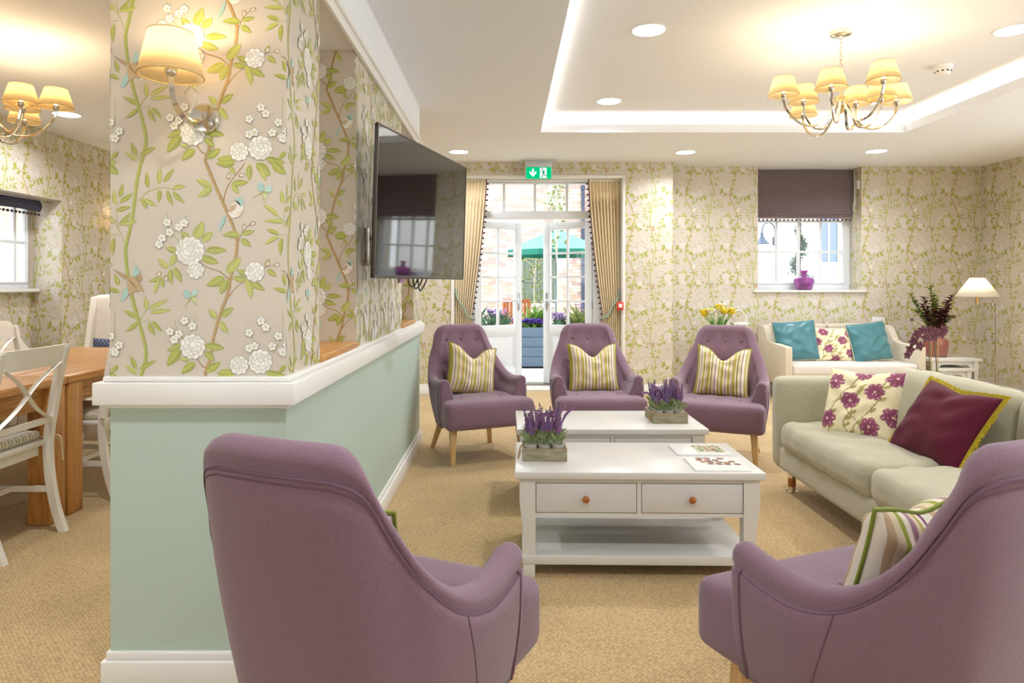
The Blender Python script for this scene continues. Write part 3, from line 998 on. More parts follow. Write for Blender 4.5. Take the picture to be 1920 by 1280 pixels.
door_leaf('door_2', 'right white glazed garden door standing open outwards', HX1, -1, -38)

# ------------------------------------------------------------------ curtains
M_CURT = RAMPX('gold_cream_curtain', [(0.0, (240, 222, 184)), (0.45, (226, 204, 158)), (0.7, (243, 230, 198))], 26, 0.6, sheen=0.3)
M_BRAID = P('mauve_braid', (120, 92, 88), 0.8)
M_POM = P('plum_pompom', (84, 62, 70), 0.9)
g = G(); g.ball((0, 0, 0), 0.0125, 8, 5); _pm = g.build('pompom', M_POM); POM = _pm.data; bpy.data.objects.remove(_pm)
def small(name, me, parent, loc):
    o = bpy.data.objects.new(name, me); link(o, parent); o.location = loc; return o
def curtain(label, xo, xi_top, xi_tie, pleat):
    YC = 7.60
    root = thing('curtain', label, 'curtain', ((xo + xi_top) / 2, YC, 0), 0, 'pair of garden door curtains')
    ox = (xo + xi_top) / 2
    zt, ztie, zb = 2.432, 0.90, 0.015
    def inner(z):
        if z >= ztie:
            t = (zt - z) / (zt - ztie)
            return xi_top + (xi_tie - xi_top) * (t ** 1.35)
        t = (ztie - z) / (ztie - zb)
        return xi_tie + (xi_top - xi_tie) * 0.35 * min(1, t * 1.6)
    N = 9
    def fn(u, v):
        z = zt + (zb - zt) * v
        xi = inner(z)
        x = xo + (xi - xo) * u
        a = 0.030 * (0.25 + 0.75 * min(1, v * 9)) if v > 0.012 else 0.012
        if v < 0.09:
            pin = math.exp(-((v - 0.075) / 0.02) ** 2)
            a *= (1 - 0.6 * pin)
        y = a * math.sin(2 * PI * N * u + 0.4 * math.sin(v * 5)) + 0.008 * math.sin(5 * u + 7 * v)
        return (x - ox, y, z)
    sheet('cloth', fn, 108, 60, M_CURT, root, 0.003)
    g = G(); pts = []
    for k in range(41):
        z = zt + (zb - zt) * k / 40
        p = fn(1.0, k / 40); pts.append((p[0], p[1] - 0.004, p[2]))
    g.tube(pts, 0.010, 6, flat=1.0); g.build('braid', M_BRAID, root, smooth=True)
    sg = 1 if xi_top > xo else -1
    for k in range(30):
        v = 0.02 + k / 29 * 0.74
        p = fn(1.0, v)
        small('pompom', POM, root, (p[0] + sg * 0.02, p[1] - 0.004, p[2]))
    # tie-back rope
    tb = thing('curtain_tieback', 'sage green rope tie-back around the ' + ('left' if sg > 0 else 'right') + ' garden door curtain', 'tie-back', (xo, YC, 1.1), 0, 'curtain tie-backs')
    q = crom([(0.0 + sg * 0.012, -0.02, 0.09), (sg * 0.03, -0.055, -0.02), (sg * 0.10, -0.065, -0.12), ((xi_tie - xo) * 0.75, -0.062, -0.21), ((xi_tie - xo) + sg * 0.014, -0.03, -0.25), ((xi_tie - xo) + sg * 0.02, 0.03, -0.25)], 6)
    g = G(); g.tube(q, 0.012, 8); g.build('rope', P('sage_rope', (150, 168, 146), 0.8, bump=(120, .6, .01)), tb, smooth=True)
    g = G(); g.tube([(sg * 0.012, 0.0, 0.10), (sg * 0.012, -0.03, 0.10), (sg * 0.012, -0.035, 0.085)], 0.006, 6); g.build('hook', M_STEEL, tb)
    return root
curtain('gold cream pleated curtain with pompom edge left of the garden doors', -0.588, -0.232, -0.40, 9)
curtain('gold cream pleated curtain with pompom edge right of the garden doors', 1.288, 0.933, 1.097, 9)
g = G(); g.box(DX0 + 0.014, DX1 - 0.014, 7.585, 7.615, 2.415, 2.43)
tag(g.build('curtain_track', M_WHITE, bevel=0.002), 'white curtain track across the top of the garden doors', 'curtain track')
# red call point by the door
cp = thing('fire_call_point', 'small red fire call point beside the right curtain', 'call point', (1.270, YA - 0.0, 1.0))
G().box(-0.036, 0.036, -0.05, -0.014, -0.045, 0.045).build('housing', P('signal_red', (205, 52, 40), 0.35), cp, bevel=0.006)
G().box(-0.02, 0.02, -0.053, -0.05, -0.02, 0.022).build('press_plate', P('off_white_plastic', (232, 230, 224), 0.4), cp, bevel=0.001)

# ------------------------------------------------------------------ window with the spotted blind
def make_window(name, label, xs, zs, fr, depth=0.06):
    """window in local x-z plane, glass edges xs / zs, outer frame fr=(x0,x1,z0,z1); facing -y"""
    w = struct(bpy.data.objects.new(name, None), label); link(w)
    x0, x1, z0, z1 = fr
    def b(nm, a0, a1, y0, y1, c0, c1, mat=M_UPVC, bev=0.004):
        return G().box(a0, a1, y0, y1, c0, c1).build(nm, mat, w, bevel=bev)
    b('frame', x0, xs[0] + 0.0, -depth / 2, depth / 2, z0, z1); b('frame', xs[-1], x1, -depth / 2, depth / 2, z0, z1)
    b('frame', xs[0], xs[-1], -depth / 2, depth / 2, z0, zs[0]); b('frame', xs[0], xs[-1], -depth / 2, depth / 2, zs[-1], z1)
    b('sash_bead', xs[0] - 0.02, xs[-1] + 0.02, -depth / 2 - 0.012, -depth / 2, zs[0] - 0.02, zs[0] - 0.004)
    b('sash_bead', xs[-1] + 0.004, xs[-1] + 0.02, -depth / 2 - 0.012, -depth / 2, zs[0] - 0.02, zs[-1])
    for x in xs[1:-1]:
        b('glazing_bar', x - 0.013, x + 0.013, -0.022, 0.022, zs[0], zs[-1])
    for z in zs[1:-1]:
        b('glazing_bar', xs[0], xs[-1], -0.020, 0.020, z - 0.013, z + 0.013)
    for i in range(len(xs) - 1):
        for k in range(len(zs) - 1):
            b('pane', xs[i], xs[i + 1], -0.002, 0.002, zs[k], zs[k + 1], M_PANE, 0)
    return w
w1 = make_window('window_1', 'white multi-pane window under the dark spotted blind', [2.99, 3.259, 3.523, 3.787, 4.045], [1.266, 1.633, 2.0, 2.367, 2.56], (WX0, WX1, WZ, ZC))
w1.location = (0, 8.06, 0)
sill = struct(G().box(WX0 - 0.055, WX1 + 0.05, YB - 0.03, 8.03, WZ, WZ + 0.026).build('window_sill', M_WHITE, bevel=0.005), 'white window sill board carrying the purple glass bottle')
M_BLIND = DOTS('spotted_brown_blind', (98, 84, 86), (168, 152, 150), (48, 23), 0.23)
bl = thing('roman_blind', 'dark brown spotted roman blind over the far window', 'blind', (WX0, 7.93, 2.03))
BW = WX1 - WX0 - 0.022
def blf(u, v):
    z = 0.575 * (1 - v) + 0.012 * v
    y = -0.012 * math.sin(v * PI) - 0.01 * u * v + 0.004 * math.sin(9 * u + 6 * v)
    x = 0.010 + u * BW - 0.02 * v * v * u
    if v > 0.85:
        y -= 0.022 * math.sin((v - 0.85) / 0.15 * PI)
    return (x, y, z)
sheet('cloth', blf, 30, 30, M_BLIND, bl, 0.004)
def blf2(u, v):
    return (0.012 + u * (BW - 0.025), -0.030 + 0.014 * math.sin(v * PI) + 0.003 * math.sin(14 * u), 0.062 - 0.055 * v + 0.004 * math.sin(7 * u))
sheet('folded_hem', blf2, 30, 6, M_BLIND, bl, 0.004)
G().box(0.012, BW - 0.012, -0.022, -0.008, -0.010, 0.012).build('border_band', P('mauve_border', (150, 128, 126), 0.8), bl, bevel=0.003)
for k in range(24):
    small('pompom', POM, bl, (0.02 + (BW - 0.05) * k / 23, -0.015, -0.024))
G().box(0.01, BW, 0.004, 0.03, 0.556, 0.58).build('head_rail', M_WHITE, bl)
cb = G().box(WX1 - 0.018, WX1 - 0.0012, 7.80, 7.86, 2.36, 2.46).build('blind_control', P('white_plastic', (240, 240, 238), 0.35), bevel=0.004)
tag(cb, 'small white control box on the window reveal beside the blind', 'control box')

# dining window
w2 = make_window('window_2', 'white multi-pane dining window in the deep recess', [0.06, 0.32, 0.58, 0.84, 0.955], [1.27, 1.62, 1.97], (0.0, 1.0, LWZ0, LWZ1))
w2.rotation_euler = (0, 0, PI / 2); w2.location = (RX - 0.05, LWY0, 0)
struct(G().box(RX - 0.01, RX + 0.07, LWY0 - 0.02, RY1 - 0.002, LWZ0 - 0.03, LWZ0).build('window_sill', M_WHITE, bevel=0.005), 'white window sill board of the dining window')
b2 = thing('roman_blind', 'navy spotted roman blind over the dining window', 'blind', (RX, RY0, 1.90))
M_BLIND2 = DOTS('spotted_navy_blind', (62, 66, 92), (150, 152, 170), (70, 8), 0.2)
sheet('cloth', lambda u, v: (0.075 + 0.02 * math.sin(v * PI) + 0.004 * math.sin(8 * u), 0.02 + u * 1.40, 0.105 * (1 - v) - 0.01 * math.sin(u * 6) * v), 30, 8, M_BLIND2, b2, 0.004)
for k in range(30):
    small('pompom', POM, b2, (0.076, 0.03 + 1.38 * k / 29, -0.022))

# ------------------------------------------------------------------ outside
M_PAVE = P('pale_paving', (226, 222, 214), 0.9, var=(0.8, 0.05))
ground = struct(G().box(-14, 16, 8.05, 26, -0.30, -0.06).build('ground', M_PAVE), 'pale paving outside the garden doors')
struct(G().box(-30, -4.7, -12, 8.05, -0.30, -0.06).build('ground', M_PAVE), 'pale paving outside the dining window')
# brick house
M_MORT = P('pale_mortar', (222, 214, 202), 0.9)
HY = 16.0
house = thing('brick_house', 'pale brick house wall seen through the garden doors', 'building', (0, HY, -0.06))
WIN = (0.35, 1.2, 0.85, 1.95)   # opening x0,x1,z0,z1
g = G()
g.box(-4.6, WIN[0], 0.012, 0.3, 0, 6.2); g.box(WIN[1], 5.2, 0.012, 0.3, 0, 6.2); g.box(WIN[0], WIN[1], 0.012, 0.3, 0, WIN[2]); g.box(WIN[0], WIN[1], 0.012, 0.3, WIN[3], 6.2)
g.build('wall', M_MORT, house)
BM = [P('brick_%d' % i, c, 0.9) for i, c in enumerate([(214, 186, 170), (200, 168, 154), (224, 204, 190), (180, 156, 150), (210, 194, 182)])]
BMESH = []
for m_ in BM:
    g = G(); g.box(-0.1075, 0.1075, 0.0, 0.03, -0.0325, 0.0325); o = g.build('brick', m_); BMESH.append(o.data); bpy.data.objects.remove(o)
rest = [G() for _ in BM]
rb = random.Random(4)
cands = []
for r_ in range(80):
    z = 0.04 + r_ * 0.075
    for k in range(-20, 23):
        x = k * 0.225 + (0.1125 if r_ % 2 else 0)
        if WIN[0] - 0.05 < x < WIN[1] + 0.05 and WIN[2] - 0.02 < z < WIN[3] + 0.02: continue
        if x < -4.4 or x > 5.0: continue
        cands.append((x, z, rb.randrange(5)))
vis = [c for c in cands if -0.95 < c[0] < 2.3 and 1.0 < c[1] < 3.75]
vis.sort(key=lambda c: abs(c[1] - 2.2) + 0.4 * abs(c[0] - 0.6))
keep = set(vis[:300])
for c in cands:
    if c in keep:
        small('brick', BMESH[c[2]], house, (c[0], rb.uniform(-0.004, 0.004), c[1]))
    else:
        y = rb.uniform(-0.004, 0.004)
        rest[c[2]].box(c[0] - 0.1075, c[0] + 0.1075, y, y + 0.03, c[1] - 0.0325, c[1] + 0.0325)
for i, g in enumerate(rest):
    o = g.build('brickwork', BM[i], house); o['kind'] = 'stuff'
hw = G().box(WIN[0], WIN[1], 0.06, 0.1, WIN[2], WIN[3]).build('window', P('dim_house_glass', (110, 122, 112), 0.1), house)
M_SAGE = P('sage_window_frame', (126, 132, 112), 0.5)
for a in ((WIN[0], WIN[0] + 0.06, WIN[2], WIN[3]), (WIN[1] - 0.06, WIN[1], WIN[2], WIN[3]), (WIN[0], WIN[1], WIN[2], WIN[2] + 0.06), (WIN[0], WIN[1], WIN[3] - 0.06, WIN[3]), (0.76, 0.79, WIN[2], WIN[3]), (WIN[0], WIN[1], 1.36, 1.39)):
    G().box(a[0], a[1], 0.03, 0.065, a[2], a[3]).build('frame_bar', M_SAGE, hw)
G().box(WIN[0] - 0.1, WIN[1] + 0.1, -0.06, 0.1, WIN[2] - 0.09, WIN[2]).build('window_sill', P('pale_stone', (232, 228, 220), 0.8), house)
dp = thing('drainpipe', 'blue grey drainpipe on the brick house wall', 'pipe', (1.82, HY - 0.09, -0.06))
g = G(); g.lathe([(0.045, 0), (0.045, 6.0)], 12); g.build('pipe', P('slate_blue_metal', (58, 70, 92), 0.5), dp, smooth=True)
for z in (0.5, 2.1, 3.55):
    g = G(); g.lathe([(0.06, z), (0.06, z + 0.07)], 12); g.build('bracket', P('slate_blue_metal', (58, 70, 92), 0.5), dp)
# parasol
M_PARA = P('sea_green_canvas', (108, 170, 158), 0.8)
pa = thing('parasol', 'sea green garden parasol beyond the doors', 'parasol', (0.93, 12.6, -0.06))
g = G(); n = 8; Rr = 0.98; ap = 2.36; ez = 1.93
vs = [(0, 0, ap)] + [(Rr * math.cos(2 * PI * (k + .5) / n), Rr * math.sin(2 * PI * (k + .5) / n), ez) for k in range(n)] + [(Rr * math.cos(2 * PI * (k + .5) / n), Rr * math.sin(2 * PI * (k + .5) / n), ez - 0.10) for k in range(n)]
g.add(vs, [(0, 1 + k, 1 + (k + 1) % n) for k in range(n)]); g.build('canopy', M_PARA, pa, solid=0.006)
g = G(); g.add(vs[1:], [(k, (k + 1) % n, n + (k + 1) % n, n + k) for k in range(n)]); g.build('valance', P('deep_sea_green', (26, 116, 98), 0.8), pa, solid=0.006)
g = G(); g.lathe([(0.02, 0.0), (0.02, ap - 0.02)], 10); g.build('pole', P('grey_teal_pole', (110, 130, 130), 0.5), pa)
g = G(); g.lathe([(0.25, 0), (0.25, 0.06), (0.05, 0.10)], 16); g.build('base', P('charcoal_base', (80, 80, 84), 0.7), pa)
for k in range(n):
    a = 2 * PI * (k + .5) / n
    g = G(); g.tube([(0, 0, ap - 0.03), (Rr * .98 * math.cos(a), Rr * .98 * math.sin(a), ez - 0.012)], 0.008, 6); g.build('rib', P('grey_teal_pole', (110, 130, 130), 0.5), pa)
# planter of boards
M_PLB = P('blue_grey_board', (92, 110, 132), 0.7, var=(6, 0.06))
pl = thing('planter_box', 'blue grey boarded planter box outside the doors', 'planter', (0.45, 10.3, -0.06))
for k in range(4):
    G().box(-1.1, 1.1, 0, 0.025, 0.03 + k * 0.152, 0.03 + k * 0.152 + 0.146).build('board', M_PLB, pl, bevel=0.004)
    G().box(-1.1, 1.1, 0.575, 0.60, 0.03 + k * 0.152, 0.03 + k * 0.152 + 0.146).build('board', M_PLB, pl, bevel=0.004)
    for x in (-1.1, 1.075):
        G().box(x, x + 0.025, 0.025, 0.575, 0.03 + k * 0.152, 0.03 + k * 0.152 + 0.146).build('end_board', M_PLB, pl, bevel=0.004)
G().box(-1.07, 1.07, 0.026, 0.574, 0.45, 0.56).build('soil', P('dark_soil', (88, 70, 56), 0.95), pl)
M_LEAFS = [P('leaf_fresh', (92, 136, 44), 0.6), P('leaf_blue', (78, 118, 92), 0.6), P('leaf_olive', (112, 126, 58), 0.6)]
M_PURP = P('violet_petal', (74, 38, 150), 0.6); M_LIL = P('lilac_petal', (150, 118, 178), 0.6)
rp = random.Random(9)
def clump(name, label, x, y, z, w, d, h, leaf, petal, nl=70, nf=40, cat='plant', group='flowering plants in the garden'):
    t = thing(name, label, cat, (x, y, z), 0, group)
    g = G()
    for i in range(nl):
        a = rp.uniform(0, 2 * PI); el = rp.uniform(0.5, 1.4)
        p = (rp.uniform(-w, w) / 2, rp.uniform(-d, d) / 2, rp.uniform(0, h * 0.3))
        g.leaf(p, (math.cos(a) * math.cos(el), math.sin(a) * math.cos(el), math.sin(el)), (math.cos(a + 1.5), math.sin(a + 1.5), 0.3), rp.uniform(.5, .9) * h, h * 0.10, 0.2)
    o = g.build('foliage', leaf, t); o['kind'] = 'stuff'
    if petal:
        g = G()
        for i in range(nf):
            x_, y_, z_ = rp.uniform(-w, w) / 2, rp.uniform(-d, d) / 2, h * rp.uniform(.6, .95)
            for k in range(4):
                a = k * PI / 2 + rp.uniform(0, 1)
                g.leaf((x_, y_, z_), (math.cos(a), math.sin(a) - 0.5, 0.5), (0, -0.4, 1), 0.035, 0.035)
        o = g.build('blossoms', petal, t); o['kind'] = 'stuff'
    return t
SZ = 0.50
clump('pansy_clump', 'deep violet pansies at the front of the planter', 0.32, 10.44, SZ, 0.50, 0.16, 0.20, M_LEAFS[0], M_PURP, 50, 110)
clump('grass_clump', 'bright green grassy leaves behind the violet pansies', 0.42, 10.66, SZ, 0.26, 0.2, 0.42, M_LEAFS[0], None, 80)
clump('flower_clump', 'lilac flowers behind the left door glass', -0.16, 10.50, SZ, 0.28, 0.22, 0.36, M_LEAFS[1], M_LIL, 90, 50)
clump('flower_clump', 'blue green leafy plant at the far left of the planter', -0.62, 10.6, SZ, 0.26, 0.3, 0.40, M_LEAFS[1], None, 110)
clump('flower_clump', 'lilac flowers behind the right door glass', 0.80, 10.5, SZ, 0.30, 0.22, 0.30, M_LEAFS[1], M_LIL, 90, 60)
clump('flower_clump', 'pale leafy plant at the right end of the planter', 1.25, 10.6, SZ, 0.36, 0.3, 0.46, M_LEAFS[2], M_LIL, 120, 14)
# wooden garden chair
gc = thing('garden_chair', 'orange wooden slatted garden chair behind the planter', 'chair', (0.28, 13.2, -0.06), R(20))
MW = WOOD('orange_teak', (188, 108, 56), (156, 80, 36), 0.5, (10, 10, 1), 3)
for sx in (-0.26, 0.26):
    for sy, h in ((-0.24, 0.62), (0.24, 1.0)):
        G().box(sx - 0.03, sx + 0.03, sy - 0.03, sy + 0.03, 0, h).build('leg', MW, gc)
    G().box(sx - 0.035, sx + 0.035, -0.28, 0.26, 0.62, 0.65).build('arm', MW, gc)
for k in range(6):
    G().box(-0.28, 0.28, -0.26 + k * 0.085, -0.19 + k * 0.085, 0.42, 0.445).build('seat_slat', MW, gc)
    G().box(-0.21 + k * 0.073, -0.16 + k * 0.073, 0.235, 0.255, 0.47, 0.95).build('back_slat', MW, gc)
G().box(-0.24, 0.24, 0.22, 0.27, 0.94, 1.0).build('back_rail', MW, gc)
# young trees
def sapling(label, x, y, h, n, spread, lo=0.35, lm=None):
    t = thing('young_tree', label, 'tree', (x, y, -0.06), 0, 'young trees in the garden')
    pts = crom([(0, 0, 0), (0.03, 0.02, h * .3), (-0.03, 0.0, h * .6), (0.02, 0, h)], 5)
    g = G(); g.tube(pts, [0.022 * (1 - 0.7 * i / (len(pts) - 1)) for i in range(len(pts))], 6); g.build('trunk', P('pale_bark', (206, 196, 176), 0.8), t, smooth=True)
    g = G(); gb = G()
    for i in range(n):
        z = h * rp.uniform(lo, 1.02); a = rp.uniform(0, 2 * PI); r_ = spread * rp.uniform(0.1, 1) * (1.1 - z / h * .5)
        p = (math.cos(a) * r_, math.sin(a) * r_, z)
        if i % 9 == 0: gb.tube([(0, 0, z - 0.15), p], 0.005, 4)
        g.leaf(p, (rp.uniform(-1, 1), rp.uniform(-1, 1), rp.uniform(-.6, .6)), (rp.uniform(-1, 1), rp.uniform(-1, 1), 1), rp.uniform(.06, .10), 0.045)
    gb.build('branches', P('pale_bark', (206, 196, 176), 0.8), t)
    o = g.build('leaves', lm or M_LEAFS[2], t); o['kind'] = 'stuff'
    return t
sapling('slim young tree with sparse leaves before the parasol', 0.88, 11.5, 3.6, 150, 0.34, 0.55)
sapling('leafy young tree in front of the brick house window', 0.62, 14.4, 1.9, 220, 0.38, 0.35)
sapling('thin climbing shrub high on the brick house wall', 1.15, 15.6, 4.2, 160, 0.22, 0.55, M_LEAFS[0])
# outside the other window
M_REND = P('white_render', (226, 224, 219), 0.9)
fac = thing('rendered_house', 'white rendered house beyond the spotted blind window', 'building', (5.9, 13.5, -0.06))
G().box(-2.4, 2.6, 0, 0.3, 0, 5.2).build('wall', M_REND, fac)
G().box(-2.5, 2.7, -0.14, 0.0, 1.30, 1.38).build('ledge', M_REND, fac, bevel=0.01)
G().box(-2.5, 2.7, -0.08, 0.0, 1.18, 1.30).build('ledge', P('grey_render', (190, 186, 180), 0.9), fac)
for x0, x1 in ((0.42, 0.78), (-1.25, -0.9)):
    w_ = G().box(x0, x1, -0.03, 0.0, 1.75, 3.2).build('window', P('blue_grey_glass', (104, 122, 142), 0.1), fac)
    for a in ((x0 - 0.04, x0, 1.71, 3.24), (x1, x1 + 0.04, 1.71, 3.24), (x0, x1, 1.71, 1.75), ((x0 + x1) / 2 - 0.015, (x0 + x1) / 2 + 0.015, 1.75, 3.2)):
        G().box(a[0], a[1], -0.06, 0.0, a[2], a[3]).build('frame_bar', M_REND, w_)
gw = thing('garden_wall', 'low white garden wall with coping outside the window', 'wall', (5.0, 11.2, -0.06))
G().box(-1.6, 2.2, 0, 0.2, 0, 1.30).build('wall', M_REND, gw)
G().box(-1.65, 2.25, -0.04, 0.24, 1.30, 1.37).build('coping', P('grey_render', (190, 186, 180), 0.9), gw, bevel=0.008)
tp = thing('topiary_tree', 'clipped spiral evergreen topiary outside the window', 'tree', (4.66, 10.6, -0.06))
g = G(); g.lathe([(0.16, 0), (0.22, 0.5), (0.24, 0.52), (0.24, 0.56)], 16); g.build('pot', P('stone_pot', (190, 184, 174), 0.8), tp)
g = G(); g.lathe([(0.02, 0.5), (0.015, 2.25)], 8); g.build('trunk', P('dark_bark', (110, 90, 70), 0.9), tp)
g = G(); rt = random.Random(2)
for i in range(2600):
    t_ = rt.random()
    a = t_ * 2 * PI * 2.6; rad = 0.23 * (1 - t_) ** 0.8 + 0.02
    z = 0.75 + t_ * 1.55
    j = [rt.gauss(0, 0.055 * (1.2 - t_)) for _ in range(3)]
    p = (math.cos(a) * rad * .55 + j[0], math.sin(a) * rad * .55 + j[1], z + j[2])
    g.leaf(p, (rt.uniform(-1, 1), rt.uniform(-1, 1), rt.uniform(-.2, 1)), (rt.uniform(-1, 1), rt.uniform(-1, 1), 1), 0.045, 0.022)
o = g.build('foliage', P('evergreen_leaf', (58, 94, 72), 0.7), tp); o['kind'] = 'stuff'
ol = thing('outdoor_lantern', 'blue grey gooseneck lantern outside the window', 'lamp', (4.02, 10.0, 1.95))
M_LAN = P('blue_grey_metal', (84, 98, 124), 0.5)
g = G(); g.tube(crom([(0, 0, -0.05), (0, 0, 0.12), (-0.04, 0, 0.2), (-0.10, 0, 0.215), (-0.16, 0, 0.19), (-0.185, 0, 0.12), (-0.19, 0, 0.06)], 6), 0.010, 8); g.build('arm', M_LAN, ol, smooth=True)
g = G(); g.lathe([(0.016, 0.07), (0.024, 0.05), (0.02, 0.02), (0.045, -0.03), (0.07, -0.07), (0.115, -0.10), (0.10, -0.10), (0.02, 0.0)], 20, (-0.19, 0, 0)); g.build('shade', M_LAN, ol, smooth=True)
g = G(); g.lathe([(0.02, -0.08), (0.07, -0.11), (0.08, -0.17), (0.05, -0.22), (0.0, -0.23)], 16, (-0.19, 0, 0), caps=False); g.build('globe', GLASS('lantern_glass', (245, 248, 250)), ol, smooth=True)
G().box(-0.018, 0.018, -0.01, 0.03, -0.12, 0.0).build('bracket', M_LAN, ol)
G().box(-0.06, 0.06, 0.03, 0.15, -2.01, 0.6).build('post', M_REND, ol)
# ------------------------------------------------------------------ mauve tub armchairs
M_MAUVE = P('mauve_wool', (128, 99, 113), 0.92, 0, 0.2, bump=(420, 0.45, 0.003), var=(240, 0.10), sheen=0.35)
M_MAUVED = P('mauve_piping', (112, 84, 98), 0.9, 0, 0.2)
M_CREAMF = P('cream_weave', (226, 212, 190), 0.9, 0, 0.2, bump=(420, 0.3, 0.002), sheen=0.2)

def set_uv(me, uvs):
    l = me.uv_layers.new(name='UVMap')
    for lp in me.loops:
        l.data[lp.index].uv = uvs[lp.vertex_index]

def tub_chair(name, label, fab, pipe, group=None):
    """front faces -y; built once, then copied"""
    root = thing(name, label, 'armchair', (0, 0, 0), 0, group)
    st = [(0.0, -.230, 0.0, -.342, .928), (.090, -.228, .082, -.340, .928), (.150, -.218, .158, -.328, .923), (.192, -.188, .205, -.304, .892), (.232, -.140, .236, -.265, .80),
          (.270, -.07, .280, -.215, .695), (.290, .01, .315, -.125, .605), (.302, .08, .332, -.02, .567), (.306, .14, .334, .09, .566), (.306, .205, .328, .205, .580)]
    half = [np.array(s, float) for s in st]
    full = [np.array([-s[0], s[1], -s[2], s[3], s[4]]) for s in reversed(half[1:])] + half
    fine = crom(full, 5)
    ZB = 0.245
    n = len(fine)
    B = [np.array([s[0], -s[1], ZB]) for s in fine]
    T = [np.array([s[2], -s[3], s[4]]) for s in fine]
    prof = []; grooves = [[], []]; innerpts = []
    for i in range(n):
        a, b = max(0, i - 1), min(n - 1, i + 1)
        t = (B[b] + T[b] - B[a] - T[a])[:2]
        t = t / np.linalg.norm(t)
        nrm = np.array([t[1], -t[0], 0.0])
        mid = (B[i] + T[i]) / 2
        if nrm[0] * mid[0] + nrm[1] * (mid[1] + 0.02) < 0: nrm = -nrm
        d = T[i] - B[i]; L = np.linalg.norm(d); dh = d / L
        pts = []
        a1 = 1 - 0.066 / L
        for q in (0, .12, .3, .5, .7, .88, 1.0):
            tt = q * a1
            pts.append(B[i] + d * tt + nrm * 0.012 * math.sin(PI * tt))
        g0 = B[i] + d * a1 + nrm * 0.002
        grooves[0].append(g0 + nrm * 0.002); grooves[1].append(g0 + nrm * 0.001 - dh * 0.015)
        pts.append(g0 + dh * 0.006 - nrm * 0.003)
        c = T[i] - nrm * 0.035 - dh * 0.036
        for ph in (-35, -5, 25, 55, 85, 115, 145, 175, 205):
            r_ = 0.038
            pts.append(c + r_ * (nrm * math.cos(R(ph)) + dh * math.sin(R(ph))))
        k0 = len(pts)
        top_in = c - nrm * 0.040 - dh * 0.03
        bot_in = B[i] + np.array([0, 0, 0.10]) - nrm * 0.075
        for q in np.linspace(0, 1, 13)[1:]:
            p = top_in + (bot_in - top_in) * q
            pts.append(p - nrm * 0.018 * math.sin(PI * min(1, q * 1.1)))
        prof.append((pts, k0, nrm))
    m = len(prof[0][0])
    V = np.array([p for pr in prof for p in pr[0]])
    inner_mask = np.zeros(len(V), bool)
    NR = np.array([pr[2] for pr in prof for _ in range(m)])
    for i in range(n):
        inner_mask[i * m + prof[i][1]: (i + 1) * m] = True
    # button positions on the inner surface
    want = [(-.115, .80), (0, .80), (.115, .80), (-.15, .655), (0, .655), (.15, .655)]
    buttons = []
    ii = np.nonzero(inner_mask)[0]
    for (x, z) in want:
        cand = ii[V[ii, 1] > 0.05]
        k = cand[np.argmin((V[cand, 0] - x) ** 2 + (V[cand, 2] - z) ** 2)]
        buttons.append(k)
    for sgn in (-1, 1):
        cand = ii[(V[ii, 0] * sgn > 0.15)]
        k = cand[np.argmin((V[cand, 1] - 0.06) ** 2 + (V[cand, 2] - 0.515) ** 2)]
        buttons.append(k)
    bp = V[buttons].copy(); bn = NR[buttons]
    D = np.zeros(len(V))
    for p in bp:
        r2 = ((V - p) ** 2).sum(1)
        D += 0.016 * np.exp(-r2 / 0.030 ** 2) + 0.005 * np.exp(-r2 / 0.07 ** 2)
    V[inner_mask] += NR[inner_mask] * D[inner_mask][:, None]
    F = []
    for i in range(n - 1):
        for k in range(m):
            k2 = (k + 1) % m
            F.append((i * m + k, (i + 1) * m + k, (i + 1) * m + k2, i * m + k2))
    # rounded arm fronts
    VV = [V]; last = len(V)
    for base, st_i in ((0, 0), ((n - 1) * m, n - 1)):
        ring = V[base:base + m]; cen = ring.mean(0); prev = base
        for fwd, sc in ((.008, .985), (.016, .94), (.022, .86), (.025, .72)):
            nr = cen + (ring - cen) * np.array([sc, 1, 1 - (1 - sc) * .35]); nr[:, 1] = ring[:, 1] - fwd
            VV.append(nr)
            for k in range(m):
                k2 = (k + 1) % m
                F.append((prev + k, prev + k2, last + k2, last + k))
            prev = last; last += m
        F.append(tuple(prev + k for k in range(m)))
    V = np.concatenate(VV)
    g = G(); g.add(V, F)
    sh = g.build('shell', fab, root)
    bm = bmesh.new(); bm.from_mesh(sh.data); bmesh.ops.recalc_face_normals(bm, faces=bm.faces); bm.to_mesh(sh.data); bm.free()
    for p in sh.data.polygons: p.use_smooth = len(p.vertices) == 4
    for gr in grooves:
        g = G(); g.tube(gr, 0.0028, 6); g.build('piping', pipe, sh, smooth=True)
    # front edge piping down the arm fronts
    for i, sg in ((0, -1), (n - 1, 1)):
        pts = prof[i][0][:8]
        g = G(); g.tube([p + np.array([0, 0.016, 0]) + prof[i][2] * 0.002 for p in pts], 0.0028, 6); g.build('piping', pipe, sh, smooth=True)
        g = G(); k = 14 if sg < 0 else n - 15
        g.tube([p + prof[k][2] * 0.0002 for p in prof[k][0][:7]], 0.0016, 5); g.build('seam', pipe, sh)
    g = G(); g.ball((0, 0, 0), 0.010, 8, 5, (1, 1, 1)); tmp = g.build('button', fab); bme = tmp.data; bpy.data.objects.remove(tmp)
    for p, nn in zip(bp, bn):
        q = p + nn * 0.014
        small('button', bme, sh, tuple(q))
    # seat
    def plan(o):
        t = (o[1] + 0.265) / 0.53
        k = 1.0 - 0.37 * max(0, min(1, t)) ** 2
        return [o[0] * k, o[1], o[2]]
    vs, fs = softbox(0.650, 0.53, 0.19, 0.038, (0.006, 0.012, 0.010), 14, plan=plan)
    vs = np.array(vs) + np.array([0, -0.112, 0.343])
